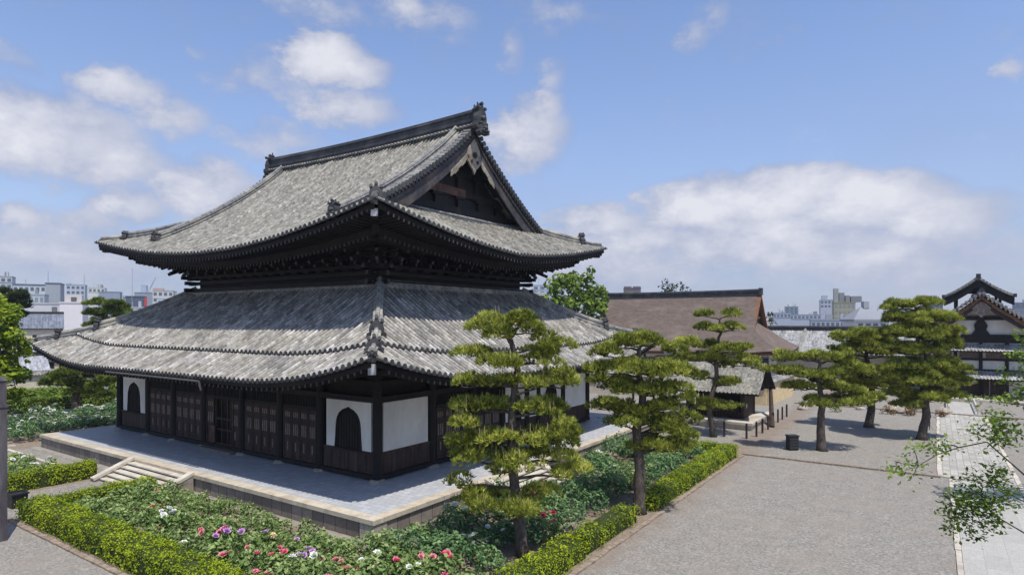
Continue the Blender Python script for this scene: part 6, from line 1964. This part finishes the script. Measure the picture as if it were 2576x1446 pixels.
H = Local('planter_box', 'dark rectangular planter box standing behind the pillar beside the hedge end', 'planter', (-40.7, 12.6, 0))
H.part('body', M['black'], lambda b: b.prism([(-.42, .72), (.42, .72), (.36, 0), (-.36, 0)], lambda q: Vector((-40.7 + q[0], 12.25, q[1])), lambda q: Vector((-40.7 + q[0], 12.95, q[1]))))
H.part('rim', M['black'], lambda b: (b.box(-41.17, -40.23, 12.2, 12.28, .70, .78), b.box(-41.17, -40.23, 12.92, 13.0, .70, .78), b.box(-41.17, -41.09, 12.283, 12.917, .70, .78), b.box(-40.31, -40.23, 12.283, 12.917, .70, .78)))
H.part('soil', M['soil'], lambda b: b.box(-41.08, -40.32, 12.29, 12.91, .60, .70))

p = at(2338, 1080, 0)
H = Local('black_round_object', 'small black round object on a thin stand right of the tallest pine trunk', 'object', (p.x, p.y, 0))  # unclear dark object; its shape on a stand is guessed
H.part('stand', M['black'], lambda b: (b.tube([(p.x, p.y, 0), (p.x + .05, p.y, 1.25)], .045, 6), b.tube([(p.x - .3, p.y, .02), (p.x, p.y, .4), (p.x + .3, p.y, .02)], .02, 5)))
H.part('head', M['black'], lambda b: b.tube([(p.x - .12, p.y - .14, .55), (p.x - .12, p.y - .05, .55), (p.x - .12, p.y + .12, .55), (p.x - .12, p.y + .17, .55)], [.08, .2, .2, .08], 10))
H.part('top', M['black'], lambda b: b.tube([(p.x + .05, p.y, 1.05), (p.x + .05, p.y, 1.3), (p.x + .05, p.y, 1.4)], [.08, .10, .04], 8))

pp = MB(); pz = CAMZ - (915 - HY) * 82 / FPX
pp.tube([(0, 0, 0), (0, 0, .7), (0, 0, .75), (0, 0, pz + 3)], [.42, .34, .22, .17], 8); pp.beam((-.8, 0, pz + 2.4), (.8, 0, pz + 2.4), .12, .12)
pl = atd(267, HY, 82); tag(pp.build('utility_pole', cmat((.40, .41, .42)), loc=(pl.x, pl.y, 0)), 'pale grey pole with a thickened foot standing left of the great hall', 'pole')

# low rails along the path before the gabled building
for i, (x, lab) in enumerate(((1.2, 'slim pale rail post on the left of the far path'), (3.7, 'slim pale rail post on the right of the far path'))):
    H = Local('path_rail', lab.replace('slim pale rail post', 'low pale stone rail running along'). replace('along on the', 'along the'), 'rail', (x, 82, 0), 'rails of the far path')
    H.part('rail', M['stone_pale'], lambda b: b.box(x - .06, x + .06, 82, 92, .62, .74))
    for k in range(5): H.part('post', M['stone_pale'], lambda b: b.box(x - .08, x + .08, 81.9 + k * 2.5, 82.06 + k * 2.5, 0, .618))

# rocks and clipped shrubs under the court pines
for i, (u, v, r) in enumerate(((2130, 1022, .7), (2165, 1030, .5), (2250, 1035, .9), (2275, 1040, .7), (2300, 1030, 1.0), (2375, 1040, .8), (2020, 1030, .6), (1530, 1060, .6))):
    p = at(u, v, 0); b = MB(); n = 9
    rings = [(0, 1.0), (.35, 1.05), (.62, .8), (.82, .4)]
    ids = [[b.V((r * q * math.cos(6.283 * k / n) * random.uniform(.85, 1.15), r * q * math.sin(6.283 * k / n) * random.uniform(.85, 1.15), r * z * random.uniform(.9, 1.1))) for k in range(n)] for z, q in rings]
    for a in range(3):
        for k in range(n): b.F([ids[a][k], ids[a][(k + 1) % n], ids[a + 1][(k + 1) % n], ids[a + 1][k]])
    b.F(ids[3])
    o = b.build('rock', M['rock'], loc=p); tag(o, 'grey brown garden rock lying under the court pines', 'rock', 'rocks under the court pines')
for i, (u, v, r, lab) in enumerate(((2240, 1042, 18, 'russet low azalea mound behind the half hidden pine trunk'), (2290, 1045, 20, 'brownish azalea mound left of the tallest pine trunk'), (2365, 1048, 16, 'orange brown azalea mound right of the tallest pine trunk'), (1500, 1075, 26, 'small clipped shrub at the back corner of the podium'), (2100, 1035, 16, 'small green shrub right of the ochre wall'), (1560, 1062, 22, 'low green shrub left of the second pine behind the podium'), (110, 1010, 30, 'bright green low shrub before the left hedge'), (270, 1015, 26, 'light green shrub left of the great hall wall'))):
    d = FPX * CAMZ / (v - HY)
    leafy(lab, (u, v), d, [(u - r * .5, v - r * .45, r * .55), (u + r * .5, v - r * .45, r * .55), (u, v - r * .65, r * .6), (u + r * .2, v - r * .3, r * .5)], (u, v - r * .5), 'russet' if 'azalea' in lab else 'green', .2, 60, cat='shrub', name='low_shrub', tr=.05)

# ================================================================== air
def haze():
    b = MB(); b.box(-1300, 900, -120, 1700, -1.0, 75)
    m, nt, N, L, out = nodes('hazy_air')
    v = N('ShaderNodeVolumePrincipled'); v.inputs['Color'].default_value = (.78, .86, 1.0, 1); v.inputs['Density'].default_value = HAZE; v.inputs['Anisotropy'].default_value = .2
    L(v.outputs[0], out.inputs['Volume'])
    tag(b.build('haze', m), 'thin bluish air over the whole precinct and the city', None, None, 'stuff')


HAZE = 0.00020
haze()
